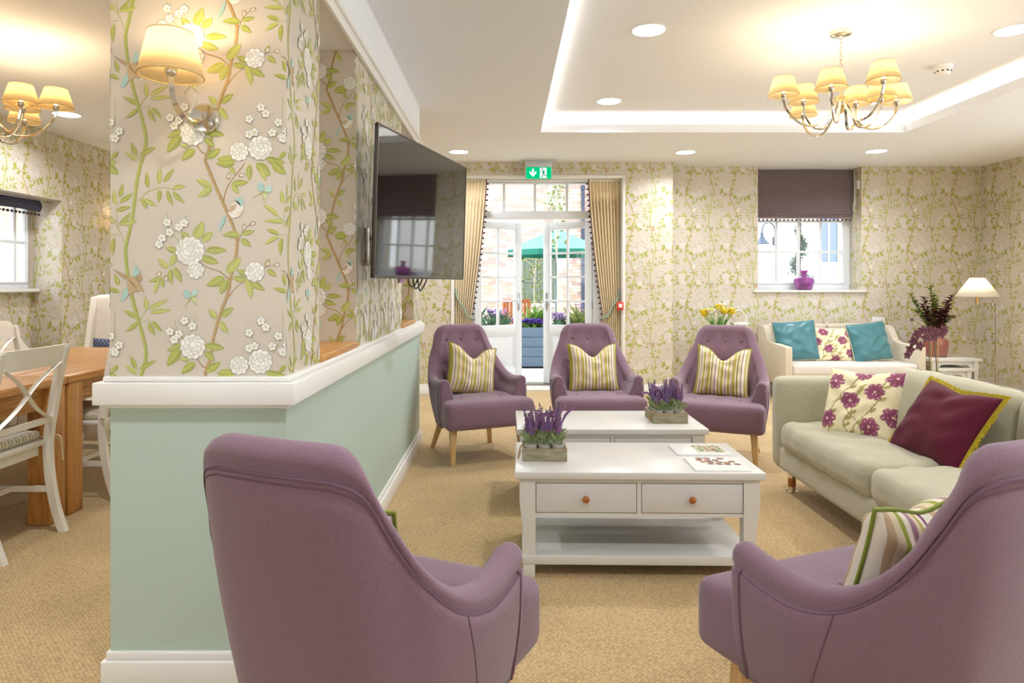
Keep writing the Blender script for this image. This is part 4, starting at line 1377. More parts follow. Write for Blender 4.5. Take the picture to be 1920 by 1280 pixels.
    tuft = [(-.15, -.16), (0, -.17), (.15, -.16), (-.13, 0.0), (0, 0.0), (.13, 0.0)]
    top = vs[:, 2] > 0.40
    for x, y in tuft:
        r2 = (vs[:, 0] - x) ** 2 + (vs[:, 1] - y) ** 2
        vs[top, 2] -= 0.013 * np.exp(-r2[top] / 0.04 ** 2)
    g = G(); g.add(vs, fs); se = g.build('seat', fab, root, smooth=True)
    for x, y in tuft[:3]:
        small('button', bme, se, (x, y, 0.432))
    g = G(); g.tube(crom([(-.312, -.18, .26), (-.317, -.185, .34), (-.312, -.18, .425)], 4), 0.0016, 5); g.build('seam', pipe, se)
    g = G(); g.tube(crom([(.312, -.18, .26), (.317, -.185, .34), (.312, -.18, .425)], 4), 0.0016, 5); g.build('seam', pipe, se)
    G().box(-.20, .20, -.29, .17, 0.238, 0.262).build('under_frame', P('dark_webbing', (70, 62, 64), 0.9), root)
    for sx in (-1, 1):
        g = G(); g.frustum((sx * .262, -.292, 0), (.014, .014), (sx * .248, -.262, .262), (.024, .024)); g.build('leg', M_BEECH, root, bevel=0.003)
        g = G(); g.frustum((sx * .235, .262, 0), (.014, .014), (sx * .180, .165, .262), (.022, .022)); g.build('leg', M_BEECH, root, bevel=0.003)
    return root

CH = [  # label, x, y, angle
    ('mauve tub armchair at far left beside the partition end', -0.245, 4.918, 23.5),
    ('mauve tub armchair in the middle before the garden doors', 0.655, 5.03, 2.5),
    ('mauve tub armchair at far right beside the white sofa', 1.54, 4.80, -25.0),
    ('mauve tub armchair near left seen from behind', -0.345, 1.626, 157.0),
    ('mauve tub armchair near right seen from behind', 0.964, 1.631, 203.0)]
ch0 = tub_chair('tub_armchair', CH[0][0], M_MAUVE, M_MAUVED, 'mauve tub armchairs around the coffee tables')
chairs = []
for k, (lb, x, y, a) in enumerate(CH):
    c = ch0 if k == 0 else copy_tree(ch0)
    c.location = (x, y, 0); c.rotation_euler = (0, 0, R(a)); c['label'] = lb
    chairs.append(c)
tc = tub_chair('tub_armchair', 'cream tub armchair in the dining window recess', M_CREAMF, M_CREAMF)
tc.location = (-4.01, 5.62, 0); tc.rotation_euler = (0, 0, R(92))

# ------------------------------------------------------------------ cushions
def pillow(name, label, cat, M, w, h, t, mat, chop=0.0, n=26, paint=None, pipe=None, pr=0.006, fringe=None, seed=0, pinch=0.075, wr=0.004, group=None):
    rd = random.Random(seed)
    ph = [rd.uniform(0, 6.28) for _ in range(8)]
    root = thing(name, label, cat, (0, 0, 0), 0, group)
    root.matrix_basis = M
    vs = []; uv = []; idx = {}
    def pos(u, v, side):
        x = w / 2 * u * (1 - pinch * (1 - v * v)); z = h / 2 * v * (1 - pinch * (1 - u * u))
        if chop:
            k = max(0, v + 0.15) / 1.15
            z -= chop * math.exp(-(u / 0.42) ** 2) * k ** 2
        th = t / 2 * (max(0, (1 - u ** 4)) * max(0, (1 - v ** 4))) ** 0.62
        th *= (1 - 0.15 * (u * u + v * v) / 2)
        if chop: th *= 1 - 0.25 * math.exp(-(u / 0.2) ** 2) * max(0, v)
        wv = wr * (math.sin(9 * u + ph[0] + 3 * math.sin(4 * v + ph[1])) + math.sin(11 * v + ph[2] + 2 * math.sin(5 * u + ph[3]))) * (1 - max(u * u, v * v)) ** 0.5
        y = side * (th + wv)
        return (x, y, z)
    lin_ = [math.sin(PI / 2 * (-1 + 2 * i / n)) * 0.55 + (-1 + 2 * i / n) * 0.45 for i in range(n + 1)]
    fs = []
    for side in (-1, 1):
        for j in range(n + 1):
            for i in range(n + 1):
                edge = i in (0, n) or j in (0, n)
                if edge and side == 1: continue
                idx[(i, j, side)] = len(vs)
                vs.append(pos(lin_[i], lin_[j], side)); uv.append(((lin_[i] + 1) / 2, (lin_[j] + 1) / 2))
    def I(i, j, s):
        return idx.get((i, j, s), idx.get((i, j, -1)))
    for j in range(n):
        for i in range(n):
            fs.append((I(i, j, -1), I(i + 1, j, -1), I(i + 1, j + 1, -1), I(i, j + 1, -1)))
            fs.append((I(i, j, 1), I(i, j + 1, 1), I(i + 1, j + 1, 1), I(i + 1, j, 1)))
    me = bpy.data.meshes.new('cover')
    me.from_pydata(vs, [], fs)
    set_uv(me, uv)
    for p in me.polygons: p.use_smooth = True
    if paint is not None:
        U = np.array(uv)
        C = paint(U[:, 0], U[:, 1])
        at = me.attributes.new('Col', 'FLOAT_COLOR', 'POINT')
        at.data.foreach_set('color', np.concatenate([C, np.ones((len(C), 1))], 1).ravel())
    me.materials.append(mat)
    o = bpy.data.objects.new('cover', me); link(o, root)
    ring = [(i, 0) for i in range(n)] + [(n, j) for j in range(n)] + [(i, n) for i in range(n, 0, -1)] + [(0, j) for j in range(n, 0, -1)]
    pts = [pos(lin_[i], lin_[j], -1) for i, j in ring]
    pts = [(p[0] * 1.004, 0.0, p[2] * 1.004) for p in pts]
    if pipe:
        g = G(); g.tube(pts, pr, 6, closed=True); g.build('piping', pipe, root, smooth=True)
    if fringe:
        g = G()
        for a in range(len(pts)):
            p = Vector(pts[a]); q = Vector(pts[(a + 1) % len(pts)])
            out = Vector((p.x / w, 0, p.z / h)).normalized()
            for s_ in range(5):
                b = p.lerp(q, s_ / 5)
                e = b + out * rd.uniform(.016, .024) + Vector((rd.uniform(-.003, .003), rd.uniform(-.004, .004), rd.uniform(-.003, .003)))
                g.tube([b - out * 0.004, e], 0.0042, 4)
        o = g.build('fringe', fringe, root); o['kind'] = 'stuff'
    return root

def TRS(x, y, z, rz=0, rx=0, ry=0):
    return Matrix.Translation((x, y, z)) @ Matrix.Rotation(R(rz), 4, 'Z') @ Matrix.Rotation(R(rx), 4, 'X') @ Matrix.Rotation(R(ry), 4, 'Y')

YG = (176, 160, 46); CRM = (216, 202, 168); MVE = (156, 114, 118); OLV = (146, 132, 40); PNK = (200, 170, 158); WHT = (228, 218, 200)
M_STRIPE = RAMPX('striped_satin', [(0.0, YG), (0.10, WHT), (0.16, MVE), (0.19, CRM), (0.28, YG), (0.34, CRM), (0.40, PNK), (0.46, YG), (0.56, WHT), (0.60, OLV), (0.66, CRM), (0.76, MVE), (0.80, WHT), (0.88, YG), (0.94, CRM)], 2.0, 0.42, sheen=0.2, spec=0.6)
M_STRIPE2 = RAMPX('striped_cotton', [(0.0, WHT), (0.08, (128, 70, 112)), (0.16, WHT), (0.24, YG), (0.32, CRM), (0.40, (160, 120, 130)), (0.5, WHT), (0.6, (150, 160, 60)), (0.68, CRM), (0.8, (190, 164, 130)), (0.9, WHT)], 2.0, 0.6)
M_YPIPE = P('olive_gold_cord', (150, 140, 40), 0.6, bump=(200, .5, .004))
M_GPIPE = P('olive_green_cord', (126, 140, 46), 0.6)
STRIPE_LB = ['mustard striped scatter cushion on the far left mauve armchair', 'mustard striped scatter cushion on the middle mauve armchair', 'mustard striped scatter cushion on the far right mauve armchair',
             'striped cushion peeping from behind the near left mauve armchair back', 'striped cushion with green cord on the near right mauve armchair']
for k, c in enumerate(chairs):
    cm = Matrix.Translation(c.location) @ Matrix.Rotation(c.rotation_euler.z, 4, 'Z')
    loc = (0.005, 0.055, 0.605) if k < 3 else ((0.10, 0.03, 0.605) if k == 3 else (-0.10, 0.03, 0.605))
    roll = (10, 0, 3, 0, -6)[k]
    tilt = -17
    if k == 3: loc = (0.02, 0.050, 0.575)
    if k == 4: loc = (0.05, 0.050, 0.590)
    sz = (0.375, 0.37, 0.15) if k < 3 else (0.33, 0.33, 0.14)
    pillow('scatter_cushion', STRIPE_LB[k], 'cushion', cm @ Matrix.Translation(loc) @ Matrix.Rotation(R(tilt), 4, 'X') @ Matrix.Rotation(R(roll if k < 3 else 0), 4, 'Y'),
           *sz, M_STRIPE if k < 3 else M_STRIPE2, chop=0.095 if k < 3 else 0.02, pipe=M_YPIPE if k < 3 else M_GPIPE, pr=0.005, seed=k, group='striped scatter cushions')

# ------------------------------------------------------------------ coffee tables
M_TW = P('white_lacquer', (214, 211, 204), 0.3)
M_TW2 = P('white_drawer_paint', (210, 207, 203), 0.38)
M_GAP = P('drawer_shadow_gap', (96, 92, 86), 0.9)
M_KNOB = WOOD('amber_wood', (190, 116, 48), (150, 84, 30), 0.25, (8, 8, 8), 4)
def coffee_table(label):
    t = thing('coffee_table', label, 'coffee table', (0, 0, 0), 0, 'white coffee tables')
    G().box(-.525, .525, -.268, .268, .42, .45).build('tabletop', M_TW, t, bevel=0.003)
    for sx in (-1, 1):
        for sy in (-1, 1):
            prof = [(.438, .095), (.490, .095), (.490, .16), (.492, .21), (.497, .25), (.503, .29), (.506, .33), (.506, .42), (.438, .42)]
            y0, y1 = (-.252, -.198) if sy < 0 else (.198, .252)
            g = G(); g.prism([(sx * a, b) for a, b in (prof if sx > 0 else prof[::-1])], y0, y1, 'y')
            lg = g.build('leg', M_TW, t)
            bm = bmesh.new(); bm.from_mesh(lg.data); bmesh.ops.recalc_face_normals(bm, faces=bm.faces); bm.to_mesh(lg.data); bm.free()
            G().box(sx * .440, sx * .490, sy * .2, sy * .252, 0, .055).build('foot', M_TW, lg, bevel=0.002)
    G().box(-.494, .494, -.254, .254, .055, .095).build('shelf', M_TW, t, bevel=0.003)
    G().box(-.44, .44, -.225, .225, .257, .42).build('carcass', M_GAP, t)
    for a in ((-.438, .438, .400, .42), (-.438, .438, .257, .272), (-.009, .009, .272, .400)):
        G().box(a[0], a[1], -.246, -.222, a[2], a[3]).build('front_rail', M_TW, t)
    G().box(-.438, .438, .222, .246, .257, .42).build('back_panel', M_TW, t)
    for sx in (-1, 1):
        G().box(sx * .438, sx * .452, -.2, .2, .257, .42).build('side_panel', M_TW, t)
        x0, x1 = (.0115, .4355)
        d = G().box(sx * x0, sx * x1, -.247, -.224, .2745, .3975).build('drawer', M_TW2, t, bevel=0.002)
        g = G(); g.lathe([(.006, 0), (.007, .008), (.014, .014), (.0155, .020), (.013, .026), (.006, .029), (0.0001, .0295)], 16, M=Matrix.Translation((sx * .2235 - 0.003, -.247, .335)) @ Matrix.Rotation(PI / 2, 4, 'X'))
        kn = g.build('knob', M_KNOB, d, smooth=True); kn['label'] = 'round amber wooden knob'
    return t
t1 = coffee_table('white coffee table nearest the camera with two magazines')
t1.location = (0.565, 3.065, 0); t1.rotation_euler = (0, 0, R(-1.1))
t2 = copy_tree(t1); t2['label'] = 'white coffee table behind, nearest the far armchairs'
t2.location = (0.580, 3.905, 0); t2.rotation_euler = (0, 0, R(0))

# ------------------------------------------------------------------ near cream sofa
M_SOFA = P('sage_cream_linen', (182, 178, 154), 0.9, 0, 0.2, bump=(380, 0.3, 0.002), var=(60, 0.03), sheen=0.25)
M_SEAM = P('dark_seam', (96, 92, 84), 0.9)
s1 = thing('sofa', 'long sage cream sofa at the right with loose seat cushions', 'sofa', (2.07, 3.0, 0), R(-90))
soft('base', M_SOFA, s1, (0, -0.005, .205), (2.16, .86, .15), .03, (0, .004, 0))
for sx in (-1, 1):
    soft('arm', M_SOFA, s1, (sx * 1.04, -.01, .41), (.125, .875, .545), .045, (.006, .004, .004), 8)
    sc_ = soft('seat_cushion', M_SOFA, s1, (sx * .488, -.085, .345), (.972, .74, .17), .06, (.0, .012, .022), 22, 0.007, 3 + sx)
    bc = soft('back_cushion', M_SOFA, s1, (sx * .49, .275, .56), (.975, .17, .37), .065, (.0, .03, .014), 14, 0.003, 9 + sx, M=Matrix.Rotation(R(-7), 4, 'X'))
    g = G(); g.tube([(sx * .49 + x, .305 - 0.0, .742 + .013 * (1 - (x / .49) ** 2)) for x in np.linspace(-.43, .43, 24)], 0.0022, 5); g.build('seam', M_SEAM, bc)
soft('back', M_SOFA, s1, (0, .385, .40), (2.0, .13, .53), .05)
for sx in (-1, 1):
    for sy in (-.365, .365):
        g = G(); g.lathe([(.022, .01), (.022, .135)], 16, (sx * .985, sy, 0)); lg = g.build('leg', M_CHROME, s1, smooth=True)
        g = G(); g.lathe([(.0228, .035), (.0228, .085)], 16, (sx * .985, sy, 0)); g.build('wood_band', M_KNOB, lg, smooth=True)
        g = G(); g.lathe([(.034, 0), (.034, .008), (.024, .012)], 16, (sx * .985, sy, 0)); g.build('foot_disc', M_CHROME, lg)

# printed floral cushion cover
def floral_paint(seed, k=1.0):
    rf = random.Random(seed)
    flowers = [(.16, .78), (.73, .66), (.42, .50), (.12, .22), (.72, .16), (.52, .98), (.95, .9), (.98, .35)] if seed == 1 else [(.22, .86), (.70, .60), (.30, .34), (.92, .80), (.90, .22), (.02, .55), (.5, .02)]
    def paint(u, v):
        C = np.tile(np.array(lin((238, 226, 188))), (len(u), 1))
        def put(mask, col): C[mask] = lin(col)
        # vines
        for (a, b, c, d) in ((.1, .0, .45, 1.0), (.42, .0, .42, .45), (.55, .1, .95, 1.0), (.2, .45, .6, .75), (.62, .0, .30, .62)):
            t = np.clip((v - b) / max(1e-6, d - b), 0, 1)
            x = a + (c - a) * t + .05 * np.sin(t * 7 + a * 20)
            put((np.abs(u - x) < .008) & (v >= b) & (v <= d), (146, 136, 84))
            for q in np.linspace(.1, .9, 5):
                lx = a + (c - a) * q + .05 * math.sin(q * 7 + a * 20); ly = b + (d - b) * q
                sg = 1 if int(q * 10) % 2 else -1
                dx, dy = u - (lx + sg * .05), v - (ly + .02)
                rx = dx * .8 + sg * dy * .6; ry = -sg * dx * .6 + dy * .8
                put((rx / .05) ** 2 + (ry / .022) ** 2 < 1, (178, 164, 104))
        for i, (fx, fy) in enumerate(flowers):
            dx, dy = u - fx, v - fy
            r = np.sqrt(dx * dx + dy * dy); a = np.arctan2(dy, dx) + i
            rad = .135 * k * (.66 + .34 * np.abs(np.cos(a * 3)) ** .6)
            m = r < rad
            put(m, (150, 84, 110))
            put(m & (r < rad * .62), (140, 72, 100))
            put(m & (np.abs(np.sin(a * 3)) < .075) & (r > .03), (226, 200, 184))
            put(r < .018, (226, 200, 184))
        return C
    return paint
M_FLORAL = VCOL('floral_print_cotton', 0.75, 0.25, bump=(300, .25, .002))
pillow('floral_cushion', 'large cream cushion with plum flowers on the long sofa', 'cushion', TRS(1.915, 3.60, .590, -54, -24, -2), .395, .39, .14, M_FLORAL, n=84, paint=floral_paint(1), seed=21, chop=0.012, pinch=.05)
pillow('velvet_cushion', 'burgundy velvet cushion with mustard fringe on the long sofa', 'cushion', TRS(2.06, 3.15, .580, -80, -34, 4), .43, .40, .16, P('burgundy_velvet', (88, 24, 44), 0.8, 0, 0.15, var=(5, .15), sheen=0.12), chop=0.02, fringe=P('mustard_fringe', (186, 166, 28), 0.7), pipe=P('mustard_cord', (160, 140, 24), .7), seed=22, pinch=.06, n=30)

# ------------------------------------------------------------------ small white sofa
M_WS = P('ivory_chenille', (216, 204, 182), 0.88, 0, 0.25, bump=(300, 0.4, 0.003), sheen=0.3)
M_WSEAT = P('ivory_seat_cloth', (222, 215, 206), 0.8, 0, 0.3, sheen=0.3)
s2 = thing('sofa', 'small ivory winged sofa under the far window', 'sofa', (3.645, 7.345, 0), 0)
for sx in (-1, 1):
    prof = [(-.385, .17), (-.385, .575), (-.375, .585), (.02, .60), (.10, .63), (.15, .70), (.19, .755), (.25, .775), (.385, .775), (.385, .17)]
    g = G(); g.prism(prof, sx * .66, sx * .735, 'x')
    a = g.build('arm', M_WS, s2, bevel=0.014, seg=3)
    bm = bmesh.new(); bm.from_mesh(a.data); bmesh.ops.recalc_face_normals(bm, faces=bm.faces); bm.to_mesh(a.data); bm.free()
    soft('back', M_WS, s2, (sx * .332, .30, .49), (.655, .15, .60), .03, (0, .012, .006), 8)
soft('seat', M_WSEAT, s2, (0, -.06, .345), (1.31, .65, .12), .03, (0, .004, .006), 8)
G().box(-.655, .655, -.378, .20, .17, .30).build('front_apron', M_WS, s2, bevel=0.012)
for sx in (-1, 1):
    g = G(); g.frustum((sx * .68, -.35, 0), (.014, .014), (sx * .64, -.30, .172), (.022, .022)); g.build('leg', M_BEECH, s2, bevel=.003)
    g = G(); g.frustum((sx * .68, .36, 0), (.014, .014), (sx * .64, .30, .172), (.022, .022)); g.build('leg', M_BEECH, s2, bevel=.003)
G().box(-.66, .66, -.33, .33, .155, .172).build('wood_rail', M_BEECH, s2)
M_TEAL = P('teal_satin', (60, 120, 128), 0.36, 0, 0.6, sheen=0.3)
M_TPIPE = P('cream_cord', (214, 200, 160), .7)
pillow('satin_cushion', 'teal satin cushion at the left end of the ivory sofa', 'cushion', TRS(3.165, 7.30, .625, -6, -14, -4), .46, .44, .15, M_TEAL, pipe=M_TPIPE, pr=.004, seed=31, pinch=.04, wr=.006)
pillow('floral_cushion', 'small cream cushion with plum flowers on the ivory sofa', 'cushion', TRS(3.565, 7.285, .585, 0, -14, 1), .41, .37, .13, M_FLORAL, n=64, paint=floral_paint(2), seed=32, pinch=.05)
pillow('satin_cushion', 'teal satin cushion at the right end of the ivory sofa', 'cushion', TRS(3.955, 7.27, .615, 6, -16, -6), .46, .43, .15, M_TEAL, pipe=M_TPIPE, pr=.004, seed=33, pinch=.04, wr=.006)

# ------------------------------------------------------------------ nest of tables
def nest(label, loc, w, d, h):
    t = thing('nest_table', label, 'side table', loc, 0, 'nest of white side tables')
    G().box(-w / 2, w / 2, -d / 2, d / 2, h - .032, h).build('tabletop', M_TW, t, bevel=.004)
    L = .045
    for sx in (-1, 1):
        for sy in (-1, 1):
            x = sx * (w / 2 - .03); y = sy * (d / 2 - .03)
            prof = [(0, 0), (.034, 0), (.034, h * .4), (.040, h * .62), (.046, h * .8), (.046, h - .032), (0, h - .032)]
            g = G(); g.prism([(x + sx * (a - .046), b) for a, b in prof], y - .02, y + .02, 'y')
            o = g.build('leg', M_TW, t)
            bm = bmesh.new(); bm.from_mesh(o.data); bmesh.ops.recalc_face_normals(bm, faces=bm.faces); bm.to_mesh(o.data); bm.free()
    x0 = w / 2 - .074
    ap = [(-x0, h - .032), (-x0, h - .10), (-x0 + .03, h - .10), (-x0 + .05, h - .085), (-x0 + .055, h - .072), (-x0 + .09, h - .066), (x0 - .09, h - .066), (x0 - .055, h - .072), (x0 - .05, h - .085), (x0 - .03, h - .10), (x0, h - .10), (x0, h - .032)]
    for sy in (-1, 1):
        y = sy * (d / 2 - .035)
        g = G(); g.prism(ap, y - .009, y + .009, 'y')
        o = g.build('apron', M_TW, t)
        bm = bmesh.new(); bm.from_mesh(o.data); bmesh.ops.recalc_face_normals(bm, faces=bm.faces); bm.to_mesh(o.data); bm.free()
    for sx in (-1, 1):
        G().box(sx * (w / 2 - .045), sx * (w / 2 - .06), -d / 2 + .05, d / 2 - .05, h - .09, h - .032).build('side_rail', M_TW, t)
    return t
nest('larger white table of the nest beside the floor lamp', (4.725, 7.24, 0), .55, .46, .458)
nest('smaller white table tucked under the larger nest table', (4.705, 7.16, 0), .37, .40, .36)

# ------------------------------------------------------------------ dining tables and chairs
def dining_table(label, y0, y1):
    x0, x1 = -3.42, -2.34
    t = thing('dining_table', label, 'dining table', ((x0 + x1) / 2, (y0 + y1) / 2, 0), 0, 'oak dining tables end to end')
    w, d = x1 - x0, y1 - y0
    nb = 8
    for k in range(nb):
        a = -w / 2 + w * k / nb; b = a + w / nb - .0012
        G().box(a, b, -d / 2 + .004, d / 2 - .004, .712, .75).build('top_board', M_OAK, t, bevel=.0015)
    for sx in (-1, 1):
        for sy in (-1, 1):
            G().box(sx * (w / 2 - .005), sx * (w / 2 - .125), sy * (d / 2 - .012), sy * (d / 2 - .132), 0, .712).build('leg', M_OAKV, t, bevel=.006)
        G().box(sx * (w / 2 - .04), sx * (w / 2 - .065), -d / 2 + .132, d / 2 - .132, .60, .712).build('apron', M_OAK, t)
    for sy in (-1, 1):
        G().box(-w / 2 + .125, w / 2 - .125, sy * (d / 2 - .04), sy * (d / 2 - .065), .60, .712).build('apron', M_OAK, t)
    return t
dining_table('nearer oak dining table with plank top at the left edge', 1.86, 3.555)
dining_table('farther oak dining table with plank top behind the pier', 3.560, 5.20)
M_CW = P('white_chair_paint', (236, 231, 220), 0.35)
M_PAD = RAMPX('striped_seat_pad', [(0, (224, 214, 190)), (.3, (176, 160, 132)), (.45, (226, 220, 204)), (.7, (150, 148, 130)), (.85, (228, 220, 200))], 9, .8)
M_TIE = P('striped_tie', (200, 184, 150), .8)
def xchair(label):
    t = thing('dining_chair', label, 'chair', (0, 0, 0), 0, 'white cross-back dining chairs')
    G().box(-.22, .22, -.21, .20, .435, .462).build('seat', M_CW, t, bevel=.008)
    G().box(-.19, .19, -.17, .17, .385, .435).build('seat_rail', M_CW, t)
    vs, fs = softbox(.41, .38, .045, .02, (0, 0, .006), 8)
    g = G(); g.add(vs, fs, Matrix.Translation((0, -.015, .486))); pd = g.build('seat_pad', M_PAD, t, smooth=True)
    set_uv(pd.data, [((v.co.x + .2) / .4, (v.co.y + .2) / .4) for v in pd.data.vertices])
    path = [(0.285, 0), (.245, .12), (.215, .28), (.205, .44), (.225, .60), (.25, .76), (.285, .93)]
    for sx in (-1, 1):
        pts = crom([(sx * (.205 + .012 * z), y, z) for y, z in path], 4)
        g = G()
        for a in range(len(pts) - 1):
            g.frustum(pts[a], (.015, .019), pts[a + 1], (.015, .019))
        g.build('back_post', M_CW, t)
        pts = crom([(sx * .195, -.185, .435), (sx * .198, -.187, .25), (sx * .205, -.205, 0)], 4)
        g = G(); 
        for a in range(len(pts) - 1):
            g.frustum(pts[a + 1], (.016, .016), pts[a], (.018, .018))
        g.build('front_leg', M_CW, t)
        G().box(sx * .193, sx * .209, -.18, .22, .20, .228).build('side_stretcher', M_CW, t)
    G().box(-.195, .195, .012, .03, .20, .226).build('cross_stretcher', M_CW, t)
    def ry(z): return np.interp(z, [p[1] for p in path], [p[0] for p in path])
    # rails follow the lean of the back
    for nm, z0, z1, hw in (('top_rail', .842, .94, .232), ('lower_rail', .552, .582, .205)):
        g = G(); N = 8
        for a in range(N):
            xa, xb = -hw + 2 * hw * a / N, -hw + 2 * hw * (a + 1) / N
            def yy(x, z): return ry(z) + .012 * (1 - (x / hw) ** 2)
            vs = [(xa, yy(xa, z0) - .010, z0), (xb, yy(xb, z0) - .010, z0), (xb, yy(xb, z0) + .010, z0), (xa, yy(xa, z0) + .010, z0), (xa, yy(xa, z1) - .010, z1), (xb, yy(xb, z1) - .010, z1), (xb, yy(xb, z1) + .010, z1), (xa, yy(xa, z1) + .010, z1)]
            g.add(vs, [(0, 3, 2, 1), (4, 5, 6, 7), (0, 1, 5, 4), (1, 2, 6, 5), (2, 3, 7, 6), (3, 0, 4, 7)])
        g.build(nm, M_CW, t)
    for sx in (-1, 1):
        pts = [(sx * (-.19 + .38 * q + .02 * math.sin(2 * PI * q)), ry(.57 + .28 * q) + .008, .57 + .285 * q) for q in np.linspace(0, 1, 12)]
        g = G(); g.tube(pts, .015, 4, flat=.62); g.build('cross_bar', M_CW, t)
        g = G(); g.tube(crom([(sx * .19, .17, .475), (sx * .23, .215, .478), (sx * .232, .25, .47), (sx * .238, .255, .42), (sx * .236, .262, .35)], 4), .006, 5, flat=.4)
        g.tube(crom([(sx * .225, .20, .478), (sx * .24, .24, .45), (sx * .25, .252, .38)], 4), .005, 5, flat=.4); g.build('tie', M_TIE, pd)
    return t
x1_ = xchair('white cross-back dining chair nearest, at the left edge')
x1_.location = (-2.515, 3.15, 0); x1_.rotation_euler = (0, 0, R(-90))
for lb, x, y, a in (('white cross-back dining chair half hidden behind the near pier', -2.515, 4.02, -90), ('white cross-back dining chair across the oak table', -3.36, 4.72, 90)):
    c = copy_tree(x1_); c.location = (x, y, 0); c.rotation_euler = (0, 0, R(a)); c['label'] = lb
# tall upholstered chair at the table head
M_IV = P('ivory_leather', (236, 226, 210), 0.5)
tcx = thing('upholstered_chair', 'tall ivory upholstered chair at the far end of the oak tables', 'chair', (-3.32, 5.58, 0))
soft('seat', M_IV, tcx, (0, -.03, .42), (.54, .50, .14), .04, (0, 0, .012), 8)
soft('back', M_IV, tcx, (0, .25, .74), (.58, .12, .82), .045, (0, .01, .006), 8, M=Matrix.Rotation(R(-6), 4, 'X'))
for sx in (-1, 1):
    g = G(); g.prism([(-.02, .42), (.10, .66), (.15, .9), (.20, 1.13), (.27, 1.14), (.23, .42)], sx * .24, sx * .29, 'x'); o = g.build('wing', M_IV, tcx, bevel=.012, seg=3)
    bm = bmesh.new(); bm.from_mesh(o.data); bmesh.ops.recalc_face_normals(bm, faces=bm.faces); bm.to_mesh(o.data); bm.free()
    for sy in (-.24, .20):
        g = G(); g.frustum((sx * .23, sy, 0), (.015, .015), (sx * .23, sy, .36), (.022, .022)); g.build('leg', M_OAKV, tcx)
pillow('spotted_cushion', 'navy spotted cushion on the tall ivory chair', 'cushion', TRS(-3.29, 5.56, .645, 4, -12, 0), .34, .30, .12, DOTS('navy_spotted_cloth', (64, 66, 92), (170, 170, 186), (16, 14), .2), seed=40)
# ------------------------------------------------------------------ lamps
M_SHADE = SHADE('cream_shade', (255, 242, 212), 0.80)
M_SHADEW = SHADE('ivory_shade', (250, 244, 232), 0.5)
def shade_mesh(rb, rt, h, n=28):
    g = G(); g.lathe([(rb, 0), (rt, h)], n, caps=False); return g
def shade_part(parent, loc, rb, rt, h, mat):
    g = shade_mesh(rb, rt, h)
    o = g.build('lamp_shade', mat, parent, smooth=True, solid=.0015); o.location = loc
    g = G(); g.tube([(rb * math.cos(2 * PI * k / 28), rb * math.sin(2 * PI * k / 28), 0) for k in range(28)], .0018, 5, closed=True)
    e = g.build('rim', P('shade_trim', (190, 160, 104), .7), o)
    g = G(); g.tube([(rt * math.cos(2 * PI * k / 28), rt * math.sin(2 * PI * k / 28), h) for k in range(28)], .0018, 5, closed=True)
    g.build('rim', P('shade_trim', (190, 160, 104), .7), o)
    return o
def bulb_part(parent, loc, watts):
    g = G(); g.lathe([(.008, -.02), (.009, .0), (.014, .018), (.016, .034), (.012, .05), (.004, .06), (.0001, .061)], 12); 
    o = g.build('bulb_glass', EMIT('warm_bulb', (255, 226, 170), 12.0), parent, smooth=True); o.location = loc
    point_light(parent, (loc[0], loc[1], loc[2] + .075), watts, size=.012)

def chandelier(label, cx, cy, ztop, zs, watts):
    """zs: height of the shades' lower rim"""
    t = thing('chandelier', label, 'chandelier', (cx, cy, ztop), 0, 'eight-arm chandeliers')
    g = G(); g.lathe([(.058, 0), (.060, -.006), (.060, -.022), (.050, -.030), (.012, -.032), (.010, -.045)], 28); g.build('ceiling_rose', M_CHROME, t, smooth=True)
    zh = zs - ztop - .01          # hub height
    ztr = zh + .16
    zc = -.045; i = 0
    while zc > ztr + .02:
        ln = min(.030, zc - ztr)
        pts = [(.007 * math.cos(2 * PI * k / 12), 0, zc - ln / 2 + (ln / 2 + .002) * math.sin(2 * PI * k / 12)) for k in range(12)]
        if i % 2: pts = [(0, p[0], p[2]) for p in pts]
        g = G(); g.tube(pts, .0018, 5, closed=True); g.build('chain_link', M_STEEL, t, smooth=True)
        zc -= ln * .82; i += 1
    g = G(); g.tube([(.022 * math.cos(2 * PI * k / 16), 0, ztr + .012 + .022 * math.sin(2 * PI * k / 16)) for k in range(16)], .003, 6, closed=True); g.build('ring', M_STEEL, t, smooth=True)
    g = G(); g.lathe([(.007, ztr - .01), (.007, zh + .03), (.030, zh + .025), (.034, zh + .01), (.034, zh - .045), (.020, zh - .06), (.010, zh - .075), (.0001, zh - .08)], 20); g.build('stem', P('pale_gold_chrome', (236, 214, 160), .12, 1.0), t, smooth=True)
    pos = [(.05, -.37), (-.17, -.23), (-.385, -.09), (-.195, .07), (.375, .06), (.235, -.02), (.15, .11), (-.05, .40)]
    for (x, y) in pos:
        r = math.hypot(x, y); ux, uy = x / r, y / r
        zr = zs - ztop
        prof = [(.03, zh - .01), (.055, zh - .06), (r * .42, zh - .155), (r * .72, zh - .150), (r * .93, zh - .085), (r, zr - .035), (r, zr + .0)]
        pts = crom([(ux * a, uy * a, b) for a, b in prof], 6)
        g = G(); g.tube(pts, .0095, 6, flat=.75); arm = g.build('arm', M_CHROME, t, smooth=True)
        g = G(); g.lathe([(.006, -.03), (.010, -.02), (.015, -.012), (.016, .006), (.010, .008)], 14, (x, y, zr)); g.build('candle_cup', M_STEEL, arm, smooth=True)
        shade_part(t, (x, y, zr - .002), .088, .056, .105, M_SHADE)
        bulb_part(t, (x, y, zr + .025), watts)
    return t
chandelier('eight-armed chandelier with cream shades in the lounge ceiling tray', 2.03, 4.05, ZU, 2.365, BULB_W)
chandelier('eight-armed chandelier with cream shades over the dining tables', -2.93, 3.72, ZC, 2.245, BULB_W)

